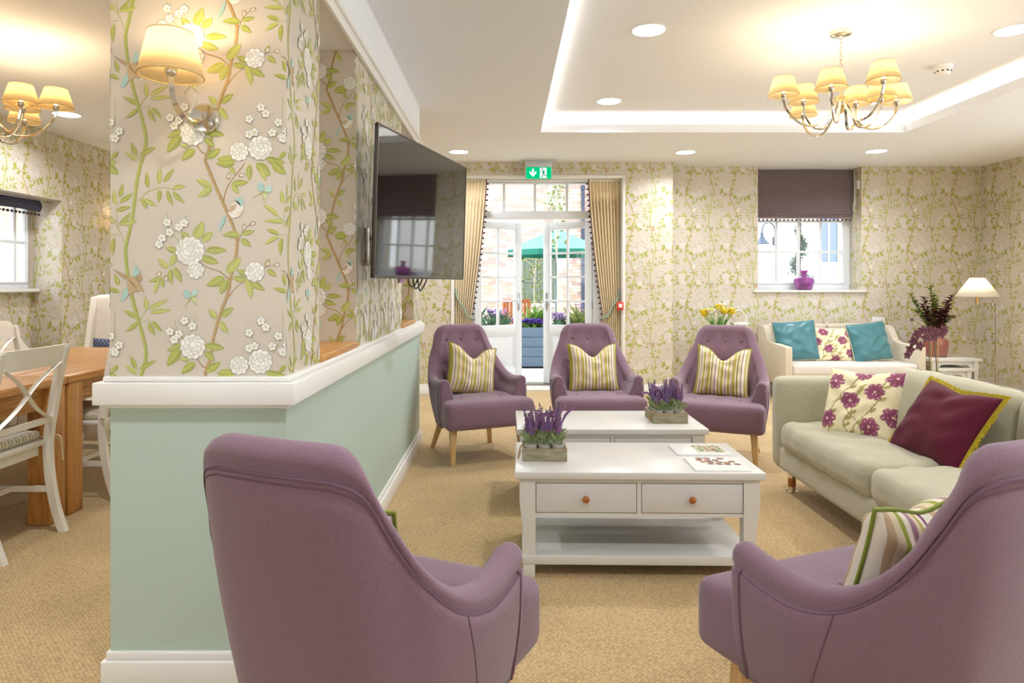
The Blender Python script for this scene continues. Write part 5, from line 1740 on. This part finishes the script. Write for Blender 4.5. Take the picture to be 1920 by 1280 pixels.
def sconce(label, loc, rz):
    t = thing('wall_sconce', label, 'wall light', loc, rz, 'chrome wall lights')
    # front is -y, wall plane at y=0
    g = G(); g.lathe([(.046, 0), (.046, .008), (.040, .016), (.0001, .018)], 28, M=Matrix.Rotation(PI / 2, 4, 'X')); g.build('back_plate', M_CHROME, t, smooth=True)
    pts = crom([(0, -.015, 0), (-.004, -.05, -.022), (-.012, -.10, -.026), (-.022, -.135, 0.0), (-.028, -.148, .04), (-.030, -.150, .085)], 7)
    g = G(); g.tube(pts, .0105, 4, flat=1.0); g.build('arm', M_CHROME, t)
    g = G(); g.lathe([(.008, -.004), (.014, .004), (.017, .016), (.017, .026), (.008, .028)], 16, (-.03, -.15, .085)); g.build('lamp_holder', M_CHROME, t, smooth=True)
    shade_part(t, (-.03, -.15, .085), .087, .060, .122, M_SHADE)
    bulb_part(t, (-.03, -.15, .125), BULB_W * 1.1)
    return t
sconce('chrome wall light with cream shade on the near pier', (-.925, PY0 - .003, 1.748), 0)
s_ = sconce('chrome wall light half hidden behind the near pier in the dining area', (XL + .004, 7.02, 1.72), R(90))

# recessed downlights
M_DISC = EMIT('downlight_lens', (255, 252, 246), 9.0)
DL = [(-.497, 6.90, ZC, 'left of the exit sign'), (1.856, 6.92, ZC, 'above the papered wall step'), (3.81, 6.87, ZC, 'before the spotted blind'), (.857, 4.02, ZU, 'at the near left of the ceiling tray'),
      (.857, 5.58, ZU, 'at the far left of the ceiling tray'), (3.055, 4.02, ZU, 'at the near right of the ceiling tray'), (3.055, 5.58, ZU, 'behind the lounge chandelier'), (-3.55, 5.38, ZC, 'beside the dining chandelier'),
      (-.2, 1.0, ZC, 'above the near left mauve armchair'), (1.9, .9, ZC, 'above the near right mauve armchair'), (4.4, 1.2, ZC, 'by the right wall at the near end'), (-2.4, 1.0, ZC, 'in front of the nearer oak table'), (-2.4, 6.4, ZC, 'beyond the far oak table'), (4.7, 3.8, ZC, 'behind the long sage sofa'), (-1.75, 2.9, ZC, 'between the partition and the oak table')]  # unseen ones, kept for their light; the last added to brighten the dining side
for x, y, z, lb in DL:
    t = thing('downlight', ('round recessed downlight ' + lb) if lb else 'round recessed downlight in the ceiling outside the picture', 'downlight', (x, y, z), 0, 'recessed ceiling downlights')
    g = G(); g.lathe([(.098, -.0005), (.104, -.0005), (.104, -.006), (.098, -.006)], 32, caps=False); g.add([], []); g.build('bezel', P('white_bezel', (238, 238, 236), .4), t, smooth=True)
    g = G(); g.lathe([(.098, -.001), (.098, -.004)], 32); g.build('lens', M_DISC, t)
    l = bpy.data.lights.new('downlight_lamp', 'AREA'); l.shape = 'DISK'; l.size = .18; l.energy = DOWN_W; l.color = lin((240, 245, 255)); l.spread = R(150)
    o = bpy.data.objects.new('downlight_lamp', l); link(o, t); o.location = (0, 0, -.010)

# floor lamp
fl = thing('floor_lamp', 'swing-arm floor lamp with conical white shade by the right wall', 'floor lamp', (5.07, 6.90, 0))
g = G(); g.lathe([(.13, 0), (.13, .012), (.03, .022), (.012, .03)], 28); g.build('base', M_STEEL, fl, smooth=True)
g = G(); g.lathe([(.009, .02), (.009, 1.035)], 12); g.build('pole', M_STEEL, fl, smooth=True)
g = G(); g.tube([(0, 0, 1.03), (-.05, 0, 1.035)], .006, 8); g.lathe([(.013, -.02), (.013, .02)], 10, (-.045, 0, 1.035)); g.tube([(-.045, 0, 1.047), (-.20, 0, 1.047)], .006, 8); g.build('swing_arm', M_STEEL, fl, smooth=True)
g = G(); g.lathe([(.014, -.01), (.014, .055), (.018, .06), (.018, .075), (.008, .08)], 12, (-.20, 0, 1.047)); g.build('lamp_holder', P('brass_holder', (222, 190, 140), .25, 1.0), fl, smooth=True)
shade_part(fl, (-.20, 0, 1.112), .197, .066, .195, M_SHADEW)
bulb_part(fl, (-.20, 0, 1.16), BULB_W * 2.2)
g = G(); g.tube(crom([(.0, -.1, .008), (.12, -.28, .006), (.28, -.34, .05), (.40, -.30, .12), (.44, -.25, .22)], 6), .004, 6); g.build('flex', P('black_flex', (40, 38, 38), .5), fl, smooth=True)

# smoke detector
sd = thing('smoke_detector', 'white smoke detector on the tray ceiling', 'smoke detector', (3.07, 4.69, ZU))
g = G(); g.lathe([(.062, 0), (.062, -.014), (.054, -.022)], 28); g.build('base', P('white_plastic', (240, 240, 238), .35), sd, smooth=True)
g = G(); g.lathe([(.050, -.022), (.050, -.045), (.044, -.058), (.030, -.064), (.0001, -.065)], 28, caps=False); g.build('head', P('white_plastic', (240, 240, 238), .35), sd, smooth=True)
for k in range(10):
    a = 2 * PI * k / 10
    G().box(-.006, .006, -.052, -.046, -.046, -.036, M=Matrix.Rotation(a, 4, 'Z')).build('vent_slot', P('dark_slot', (50, 50, 50), .8), sd)

# exit sign
ex = thing('exit_sign', 'green illuminated exit sign with white down arrow and running figure', 'sign', (.352, 7.35, 2.404))
M_EXB = P('sign_silver', (196, 202, 204), .35, .3)
G().box(-.20, .20, -.025, .025, ZC - 2.404 - .012, ZC - 2.404).build('ceiling_plate', M_EXB, ex, bevel=.002)
G().box(-.15, .15, -.016, .016, .128, ZC - 2.404 - .012).build('bracket', M_EXB, ex, bevel=.002)
G().box(-.146, .146, -.006, .006, -.004, .134).build('glass_panel', P('clear_acrylic', (206, 236, 232), .1), ex)
G().box(-.138, .138, -.009, -.006, 0.0, .126).build('green_field', EMIT('exit_green', (0, 205, 130), 1.0), ex)
M_EXW = EMIT('exit_white', (255, 255, 255), 1.1)
def exprism(name, polys, mat, y0=-.0105, y1=-.009):
    g = G()
    for p in polys: g.prism([(a, b) for a, b in p], y0, y1, 'y')
    return g.build(name, mat, ex)
exprism('arrow', [[(-.072, .108), (-.052, .108), (-.052, .062), (-.062, .05), (-.072, .062)], [(-.062, .018), (-.026, .058), (-.026, .088), (-.062, .046)], [(-.062, .018), (-.062, .046), (-.098, .088), (-.098, .058)]], M_EXW)
exprism('door_symbol', [[(.014, .008), (.088, .008), (.088, .118), (.014, .118)]], M_EXW)
exg = EMIT('exit_green_dark', (0, 150, 96), .9)
def limb(a, b, w):
    a = np.array(a); b = np.array(b); d = (b - a) / np.linalg.norm(b - a); n_ = np.array([-d[1], d[0]]) * w / 2
    return [tuple(a - n_), tuple(b - n_), tuple(b + n_), tuple(a + n_)]
exprism('running_figure', [limb((.050, .088), (.056, .055), .016), limb((.054, .058), (.070, .036), .010), limb((.070, .036), (.092, .034), .008), limb((.053, .058), (.044, .034), .010), limb((.044, .034), (.034, .012), .009),
                           limb((.050, .086), (.034, .076), .007), limb((.034, .076), (.018, .070), .007), limb((.054, .086), (.068, .080), .007), limb((.068, .080), (.078, .068), .006),
                           [(.040 + .009 * math.cos(k * PI / 4), .103 + .009 * math.sin(k * PI / 4)) for k in range(8)]], exg, -.0120, -.0105)

# ------------------------------------------------------------------ television
Pl, Pr = Vector((-.561, 2.85, 0)), Vector((-.250, 3.96, 0))
wv = (Pr - Pl); TWD = wv.length
ang = math.atan2(wv.y, wv.x)
tv = thing('television', 'flat black television on a swivel arm on the partition', 'television', (0, 0, 0))
tv.matrix_basis = Matrix.Translation(((Pl.x + Pr.x) / 2, (Pl.y + Pr.y) / 2, 1.60)) @ Matrix.Rotation(ang, 4, 'Z') @ Matrix.Rotation(R(1.8), 4, 'X')
hw, hh = TWD / 2, .333
M_BEZ = P('dark_silver_bezel', (96, 90, 86), .35, .6)
M_SCR = P('black_screen_glass', (16, 15, 15), .04, 0, .6, coat=.45)
G().box(-hw, hw, 0, .016, -hh, hh).build('body', P('black_plastic', (34, 32, 32), .45), tv, bevel=.006)
for a in ((-hw, hw, hh - .008, hh), (-hw, hw, -hh, -hh + .014), (-hw, -hw + .008, -hh, hh), (hw - .008, hw, -hh, hh)):
    G().box(a[0], a[1], -.004, .008, a[2], a[3]).build('bezel', M_BEZ, tv, bevel=.001)
sc_o = G().box(-hw + .008, hw - .008, -.0015, .002, -hh + .014, hh - .008).build('screen', M_SCR, tv)
G().box(-.34, .34, .016, .07, -.26, .16).build('rear_housing', P('black_plastic', (34, 32, 32), .45), tv, bevel=.01)
G().box(-hw * .42 - .05, -hw * .42 + .0, 0.004, .02, -hh - .02, -hh).build('sensor', P('mauve_plastic', (150, 120, 140), .4), tv)
for k in range(3):
    g = G(); x = -hw * .30 + k * .06
    g.tube(crom([(x, .02, -hh + .01), (x + .03, .02, -hh - .035 - .012 * k), (x + .09, .02, -hh - .03), (x + .13, .022, -hh + .005)], 6), .004, 6); g.build('cable', P('black_flex', (40, 38, 38), .5), tv, smooth=True)
br_ = thing('tv_bracket', 'silver swivel wall bracket behind the television', 'bracket', (PX1, 3.24, 1.42))
G().box(0, .026, -.06, .06, -.09, .09).build('wall_plate', M_STEEL, br_, bevel=.003)
c_ = Vector(((Pl.x + Pr.x) / 2, (Pl.y + Pr.y) / 2, 1.60)) + Vector((-math.sin(ang), math.cos(ang), 0)) * .062
g = G(); g.tube([(.02, 0, .02), (.055, .16, .05), (c_.x - PX1, c_.y - 3.24, .10)], .014, 8); g.build('swing_arm', M_STEEL, br_, smooth=True)

# ------------------------------------------------------------------ lavender trays
M_CRATE = WOOD('weathered_crate', (172, 162, 138), (132, 122, 100), .8, (3, 14, 14), 4)
M_POT = P('zinc_pot', (196, 192, 182), .6, .1)
M_LAV = [P('lavender_bloom', (124, 94, 142), .8), P('plum_bloom', (138, 94, 136), .8)]
M_LAVG = P('lavender_leaf', (140, 156, 104), .8)
def lav_tray(label, x, y, rz, seed, spill):
    rl = random.Random(seed)
    t = thing('lavender_tray', label, 'plant tray', (x, y, .45), R(rz), 'lavender trays on the coffee tables')
    w, d, h = .20, .22, .056
    for a in ((-w / 2, w / 2, -d / 2, -d / 2 + .009, 0, h), (-w / 2, w / 2, d / 2 - .009, d / 2, 0, h), (-w / 2, -w / 2 + .009, -d / 2 + .009, d / 2 - .009, 0, h), (w / 2 - .009, w / 2, -d / 2 + .009, d / 2 - .009, 0, h), (-w / 2 + .009, w / 2 - .009, -d / 2 + .009, d / 2 - .009, 0, .008)):
        G().box(*a).build('side_board', M_CRATE, t, bevel=.001)
    fol = G(); fl1 = G(); fl2 = G()
    for ix in range(3):
        for iy in range(3):
            px, py = (ix - 1) * .060, (iy - 1) * .066
            g = G(); g.lathe([(.022, .009), (.029, .066), (.030, .070), (.027, .070), (.026, .060), (.0001, .058)], 14, (px, py, 0)); g.build('pot', M_POT, t, smooth=True)
            for k in range(34):
                a = rl.uniform(0, 2 * PI); r_ = rl.uniform(0, .026); el = rl.uniform(.6, 1.5)
                fol.leaf((px + math.cos(a) * r_, py + math.sin(a) * r_, .060 + rl.uniform(0, .035)), (math.cos(a) * math.cos(el), math.sin(a) * math.cos(el), math.sin(el)), (-math.sin(a), math.cos(a), .2), rl.uniform(.03, .06), .006, .25)
            for k in range(5):
                a = rl.uniform(0, 2 * PI); ln = rl.uniform(.09, .165) * (1.15 if ix == 1 else 1)
                lean = rl.uniform(.02, .30); 
                base = Vector((px + rl.uniform(-.015, .015), py + rl.uniform(-.015, .015), .07))
                tip = base + Vector((math.cos(a) * lean * ln, math.sin(a) * lean * ln, ln))
                fol.tube([base, tip], .0012, 4)
                fg = fl1 if rl.random() < .7 else fl2
                n_ = 9
                for q in range(n_):
                    c = base.lerp(tip, .42 + .58 * q / n_)
                    s_ = .0075 * (1 - .55 * q / n_)
                    for m_ in range(3):
                        aa = m_ * 2.1 + q
                        fg.ball((c.x + math.cos(aa) * s_ * .8, c.y + math.sin(aa) * s_ * .8, c.z), s_ * .75, 5, 3, (1, 1, 1.2))
    for k in range(6):   # long arching plumes
        a = rl.uniform(-.5, .9) if not spill else rl.uniform(2.2, 4.0)
        base = Vector((rl.uniform(-.06, .06), rl.uniform(-.05, .05), .09))
        e = base + Vector((math.cos(a) * .085, rl.uniform(-.04, .04), rl.uniform(.09, .15) if not spill else rl.uniform(.03, .12)))
        mid = base.lerp(e, .5) + Vector((0, 0, .03))
        pts = crom([base, mid, e], 5)
        fl2.tube(pts, [.0015 + .0055 * min(1, max(0, (i - 2) / 3)) * (1 - .5 * max(0, i - 7) / 3) for i in range(len(pts))], 6)
    for nm, g, m_ in (('foliage', fol, M_LAVG), ('lavender_spikes', fl1, M_LAV[0]), ('plum_spikes', fl2, M_LAV[1])):
        o = g.build(nm, m_, t); o['kind'] = 'stuff'
    g = G()
    for k in range(7):
        y0 = -d / 2 + .02 + rl.uniform(-.01, .03)
        g.tube(crom([(-w / 2 + .012, y0, h + .004), (-w / 2 - .006, y0 - .004, h + .006), (-w / 2 - .010 - rl.uniform(0, .012), y0 - rl.uniform(0, .02), h * .5), (-w / 2 - .014 - rl.uniform(0, .012), y0 - .02, rl.uniform(.004, .03))], 4), .0013, 4)
    g.tube([(-w / 2, -d / 2 - .001, h - .004), (w / 2, -d / 2 - .001, h + .002)], .0016, 4)
    g.build('raffia', P('tan_raffia', (166, 132, 84), .9), t)
    return t
lav_tray('wooden tray of lavender pots on the near coffee table', .172, 3.085, -1, 1, False)
lav_tray('wooden tray of lavender pots on the far coffee table', .930, 3.895, 0, 2, True)

# ------------------------------------------------------------------ magazines
def magazine(label, x, y, rz, w, d, th, fn):
    t = thing('magazine', label, 'magazine', (x, y, .4502), R(rz), 'magazines on the near coffee table')
    G().box(-w / 2 + .002, w / 2 - .001, -d / 2 + .001, d / 2 - .001, .0008, th - .0008).build('pages', P('page_edges', (226, 226, 226), .6), t)
    g = G(); g.box(-w / 2, w / 2, -d / 2, d / 2, 0, .0008); g.box(-w / 2, w / 2, -d / 2, d / 2, th - .0008, th); g.box(-w / 2, -w / 2 + .001, -d / 2, d / 2, .0008, th - .0008); g.box(-w/2, w/2, -d/2, -d/2+.0006, .0008, th-.0008)
    g.build('cover', P('gloss_white_cover', (244, 244, 242), .18, coat=.4), t)
    fn(t, w, d, th)
    return t
def ell(g, cx, cy, rx, ry, z, n=18, rot=0):
    p = []
    for k in range(n):
        a = 2 * PI * k / n; u, v = rx * math.cos(a), ry * math.sin(a)
        p.append((cx + u * math.cos(rot) - v * math.sin(rot), cy + u * math.sin(rot) + v * math.cos(rot)))
    g.prism(p, z, z + .0002, 'z')
def chocs(t, w, d, th):
    rc = random.Random(8)
    cols = [(92, 48, 30), (60, 36, 34), (116, 66, 36), (140, 84, 42)]
    spots = [(-.055, .088), (-.02, .09), (.04, .086), (-.06, .062), (-.025, .058), (.012, .06), (.076, .036), (-.05, .03), (-.018, .03), (.018, .026), (.05, .018), (-.025, 0.0), (.01, -.004), (.044, -.008), (.088, -.006)]
    for i, (a, b) in enumerate(spots):
        g = G(); ell(g, a, b, .0165, .0135, th, rot=rc.uniform(-.4, .4)); g.build('printed_chocolate', P('choc_%d' % (i % 4), cols[i % 4], .5), t)
        g = G(); ell(g, a - .002, b + .002, .011, .0085, th + .0002, rot=rc.uniform(-.4, .4)); g.build('printed_chocolate', P('choc_l%d' % (i % 3), [(150, 98, 62), (170, 120, 78), (116, 74, 54)][i % 3], .5), t)
    for k in range(4):
        G().box(-w / 2 + .012 + k * .045, -w / 2 + .035 + k * .045, -d / 2 + .008, -d / 2 + .011, th, th + .0002).build('print_line', P('pale_grey_ink', (176, 176, 186), .5), t)
def garden(t, w, d, th):
    rc = random.Random(5)
    g = G(); g.box(-.02, w / 2 - .008, -d / 2 + .028, d / 2 - .012, th, th + .0002); g.build('cover_photo', P('photo_ground', (176, 182, 146), .4), t)
    pal = [(84, 112, 48), (120, 142, 70), (182, 44, 74), (206, 184, 140), (64, 84, 40), (220, 210, 190), (170, 46, 72), (98, 86, 62)]
    for i in range(40):
        g = G(); ell(g, rc.uniform(0.0, w / 2 - .022), rc.uniform(-d / 2 + .042, d / 2 - .028), rc.uniform(.006, .014), rc.uniform(.004, .010), th + .0002 + i * .00001, 10, rc.uniform(0, 3)); g.build('photo_patch', P('photo_%d' % (i % 8), pal[i % 8], .4), t)
    for i in range(5):
        g = G(); ell(g, -.095 + i * .02, .055 + .01 * (i % 2), .012, .007, th, 10, .4); g.build('photo_patch', P('photo_b%d' % (i % 2), [(206, 190, 160), (186, 180, 160)][i % 2], .4), t)
magazine('white magazine with a garden picture on the near coffee table', .912, 3.165, 0, .245, .185, .008, garden)
magazine('white magazine with rows of chocolates on the near coffee table', .918, 2.915, -1, .235, .205, .006, chocs)

# ------------------------------------------------------------------ vases, flowers, orchid
def VGLASS(name, rgb):
    m = P(name, rgb, .04, 0, .5, trans=.8)
    return m
vb = thing('glass_bottle', 'squat purple glass bottle vase on the window sill', 'vase', (3.51, 7.87, WZ + .026))
g = G(); g.lathe([(.0001, 0), (.075, 0), (.088, .012), (.112, .10), (.115, .125), (.100, .142), (.045, .158), (.034, .166), (.030, .195), (.045, .225), (.046, .232), (.038, .232), (.026, .2), (.03, .165), (.095, .135), (.106, .12), (.082, .014), (.0001, .012)], 32, caps=False)
g.build('body', VGLASS('purple_glass', (206, 132, 206)), vb, smooth=True)
g = G(); g.lathe([(.0001, .016), (.05, .016), (.062, .085), (.0001, .086)], 24, caps=False); g.build('inner_candle', P('magenta_wax', (168, 58, 128), .4), vb, smooth=True)
g = G(); g.ball((0, 0, .200), .024, 14, 8); g.build('stopper', VGLASS('pink_glass_stopper', (196, 96, 160)), vb, smooth=True)

vp = thing('flower_vase', 'pink glass vase of dark foliage on the nest table', 'vase', (4.66, 7.24, .458))
g = G(); g.lathe([(.0001, 0), (.095, 0), (.105, .01), (.118, .12), (.122, .165), (.110, .19), (.06, .215), (.05, .235), (.056, .262), (.050, .262), (.044, .235), (.054, .21), (.104, .183), (.112, .16), (.098, .014), (.0001, .012)], 32, caps=False)
g.build('body', VGLASS('rose_glass', (228, 166, 156)), vp, smooth=True)
rv = random.Random(6)
def spray(parent, name, mat, n, cx, base_z, tips, ll=.035, lw=.022, dens=26, smat=None):
    g = G(); gs_ = G()
    for (tx, ty, tz) in tips:
        pts = crom([(0, 0, .05), (tx * .2, ty * .2, base_z), (tx * .65, ty * .65, base_z + (tz - base_z) * .6), (tx, ty, tz)], 6)
        gs_.tube(pts, .0025, 5)
        for k in range(dens):
            q = .40 + .60 * k / dens
            i = q * (len(pts) - 1); a = int(i); p = Vector(pts[a]).lerp(Vector(pts[min(len(pts) - 1, a + 1)]), i - a)
            an = k * 2.4
            g.leaf(p, (math.cos(an), math.sin(an), rv.uniform(.1, .9)), (0, 0, 1), ll * rv.uniform(.7, 1.2), lw, .2)
    o = g.build(name, mat, parent); o['kind'] = 'stuff'
    gs_.build('stems', smat or P('stem_brown', (120, 96, 66), .8), parent)
spray(vp, 'dark_foliage', P('wine_leaf', (104, 56, 58), .6), 0, 0, .27, [(-.16, -.02, .56), (-.10, .05, .64), (.12, -.02, .60), (.19, .02, .66), (.02, -.06, .52), (.05, .08, .56), (-.06, -.06, .50), (.09, -.05, .50), (-.12, -.04, .46), (.0, .0, .48), (.06, -.08, .44)], .062, .046, 40)
spray(vp, 'green_foliage', P('olive_leaf', (128, 140, 62), .6), 0, 0, .27, [(-.28, 0, .68), (-.22, .03, .60), (-.06, 0, .76), (.0, .04, .66), (.10, .05, .48), (-.10, -.05, .46), (-.24, -.03, .50), (-.03, -.05, .60), (.15, -.03, .44)], .056, .040, 38)
g = G()
for (tx, tz) in ((.20, .43), (.15, .52), (-.26, .40)):
    g.tube(crom([(0, 0, .1), (tx * .3, 0, .28), (tx, 0, tz)], 6), .002, 5); g.ball((tx, 0, tz), .017, 8, 5, (1.3, .9, 1.0))
g.build('seed_heads', P('dusky_seedhead', (92, 78, 74), .8), vp)

orc = thing('orchid', 'dark wine orchid on tall stems behind the long sofa', 'plant', (3.33, 5.2, 0))
g = G(); g.lathe([(.09, 0), (.11, .30), (.115, .44), (.105, .44), (.10, .40), (.0001, .39)], 24); g.build('pot', P('white_ceramic', (240, 238, 232), .25), orc, smooth=True)
g = G()
for a, ln in ((.1, .26), (2.8, .20), (-1.2, .22), (1.5, .2)):
    g.leaf((0, 0, .44), (math.cos(a), math.sin(a), .35), (0, 0, 1), ln, .075, .35)
g.build('leaves', P('orchid_leaf', (72, 124, 70), .35), orc, solid=.003)
stm = [[(-.02, 0, .40), (-.03, 0, .62), (-.04, 0, .84), (-.10, -.01, .90), (-.17, -.02, .84), (-.20, -.02, .74)], [(.03, .0, .40), (.02, 0, .65), (.0, 0, .82), (-.04, -.02, .89), (-.10, -.03, .88), (-.15, -.03, .80)]]
for s_ in stm:
    g = G(); g.tube(crom(s_, 6), .0045, 6); g.build('stem', P('orchid_stem', (92, 84, 48), .6), orc, smooth=True)
for x in (-.01, .045):
    g = G(); g.tube([(x, .01, .40), (x - .005, .01, .90 - x)], .003, 6); g.build('support_cane', P('cane', (186, 160, 96), .7), orc)
def blossom3d(parent, c, r, mat, rot):
    g = G()
    for k in range(5):
        a = rot + 2 * PI * k / 5
        g.leaf(c, (math.cos(a), -.25, math.sin(a)), (0, -1, 0), r, r * .8, .15)
    g.ball((c[0], c[1] - .012, c[2]), r * .2, 6, 4)
    return g.build('blossom', mat, parent)
M_ORCH = P('wine_petal', (88, 34, 50), .55)
for i, c in enumerate([(-.205, -.03, .735), (-.185, -.04, .80), (-.225, -.03, .69), (-.165, -.05, .855), (-.12, -.05, .885), (-.07, -.05, .885), (-.02, -.05, .87), (.03, -.045, .86), (-.10, -.06, .83), (-.15, -.06, .765), (.05, -.04, .89), (-.04, -.06, .835)]):
    blossom3d(orc, c, .042 if i != 2 else .034, M_ORCH, i * .7)

# yellow flowers on a small table behind the right armchair
st_ = thing('side_table', 'small white side table behind the far right armchair', 'side table', (2.36, 7.28, 0))
G().box(-.27, .27, -.2, .2, .57, .60).build('tabletop', M_TW, st_, bevel=.004)
for sx in (-1, 1):
    for sy in (-1, 1):
        G().box(sx * .22, sx * .255, sy * .15, sy * .185, 0, .57).build('leg', M_TW, st_)
fv = thing('flower_vase', 'clear vase of yellow and white daffodils behind the far right armchair', 'vase', (2.30, 7.24, .60))
g = G(); g.lathe([(.0001, 0), (.05, 0), (.056, .01), (.06, .15), (.066, .19), (.062, .19), (.055, .15), (.05, .012), (.0001, .01)], 24, caps=False); g.build('glass', GLASS('clear_vase_glass', (236, 244, 240)), fv, smooth=True)
rd_ = random.Random(12); gl = G(); gst = G()
FM = [P('lemon_petal', (238, 226, 120), .6), P('yellow_petal', (244, 214, 40), .6), P('white_petal', (248, 246, 238), .6)]
for i in range(20):
    a = rd_.uniform(0, 2 * PI); r_ = math.sqrt(rd_.random()) * .17; c = (math.cos(a) * r_ * 1.05, math.sin(a) * r_ * .7, .30 + .10 * (1 - r_ / .17) + rd_.uniform(-.03, .03))
    gst.tube(crom([(math.cos(a) * .02, math.sin(a) * .02, .05), (c[0] * .5, c[1] * .5, .2), c], 4), .003, 5)
    m_ = FM[0 if i % 3 == 0 else (1 if i % 3 == 1 else 2)]
    g = G()
    for k in range(6):
        b = 2 * PI * k / 6 + i
        g.leaf(c, (math.cos(b), math.sin(b) - .3, .55), (0, 0, 1), .068, .056, -.2)
    g.lathe([(.012, 0), (.022, .024), (.025, .034)], 10, (c[0], c[1] - .006, c[2] + .004)); g.build('blossom', m_, fv)
for i in range(22):
    a = rd_.uniform(0, 2 * PI)
    gl.leaf((math.cos(a) * .03, math.sin(a) * .03, .1), (math.cos(a) * .5, math.sin(a) * .5, 1), (math.cos(a), math.sin(a), 0), rd_.uniform(.14, .22), .018, .15)
gst.build('stems', P('flower_stem', (104, 150, 62), .6), fv); o = gl.build('leaves', P('daffodil_leaf', (92, 150, 66), .6), fv); o['kind'] = 'stuff'
bk = thing('table_lantern', 'white arched-handle lantern beside the daffodils', 'lantern', (2.545, 7.30, .60))
for sx in (-1, 1):
    for sy in (-1, 1):
        G().box(sx * .07, sx * .056, sy * .06, sy * .046, .012, .20).build('post', M_WHITE, bk)
G().box(-.075, .075, -.065, .065, 0, .014).build('base', M_WHITE, bk, bevel=.003)
G().box(-.08, .08, -.07, .07, .20, .225).build('lid', M_WHITE, bk, bevel=.004)
g = G(); g.tube(crom([(-.075, 0, .222), (-.072, 0, .30), (-.03, 0, .355), (.03, 0, .345), (.07, 0, .285), (.076, 0, .222)], 6), .011, 8, flat=.6); g.build('handle', M_WHITE, bk, smooth=True)
G().box(-.058, .058, -.05, .05, .02, .2).build('glass_pane', GLASS('lantern_pane', (240, 246, 244)), bk)

# wall socket and switch plates
M_SK = P('white_plastic', (240, 240, 238), .35)
for lb, x, z, w_ in (('white double socket plate on the wall above the ivory sofa', 4.33, .815, .145),):
    so = thing('wall_socket', lb, 'socket', (x, YB - .0015, z))
    G().box(-w_ / 2, w_ / 2, -.010, 0, -.043, .043).build('plate', M_SK, so, bevel=.003)
    for sx in (-1, 1):
        G().box(sx * .035 - .008, sx * .035 + .008, -.013, -.010, .012, .026).build('switch', M_SK, so, bevel=.001)
        for dx, dz in ((0, 0), (-.011, -.018), (.011, -.018)):
            G().box(sx * .035 + dx - .003, sx * .035 + dx + .003, -.0106, -.010, dz - .004, dz + .002).build('pin_hole', P('dark_slot', (50, 50, 50), .8), so)
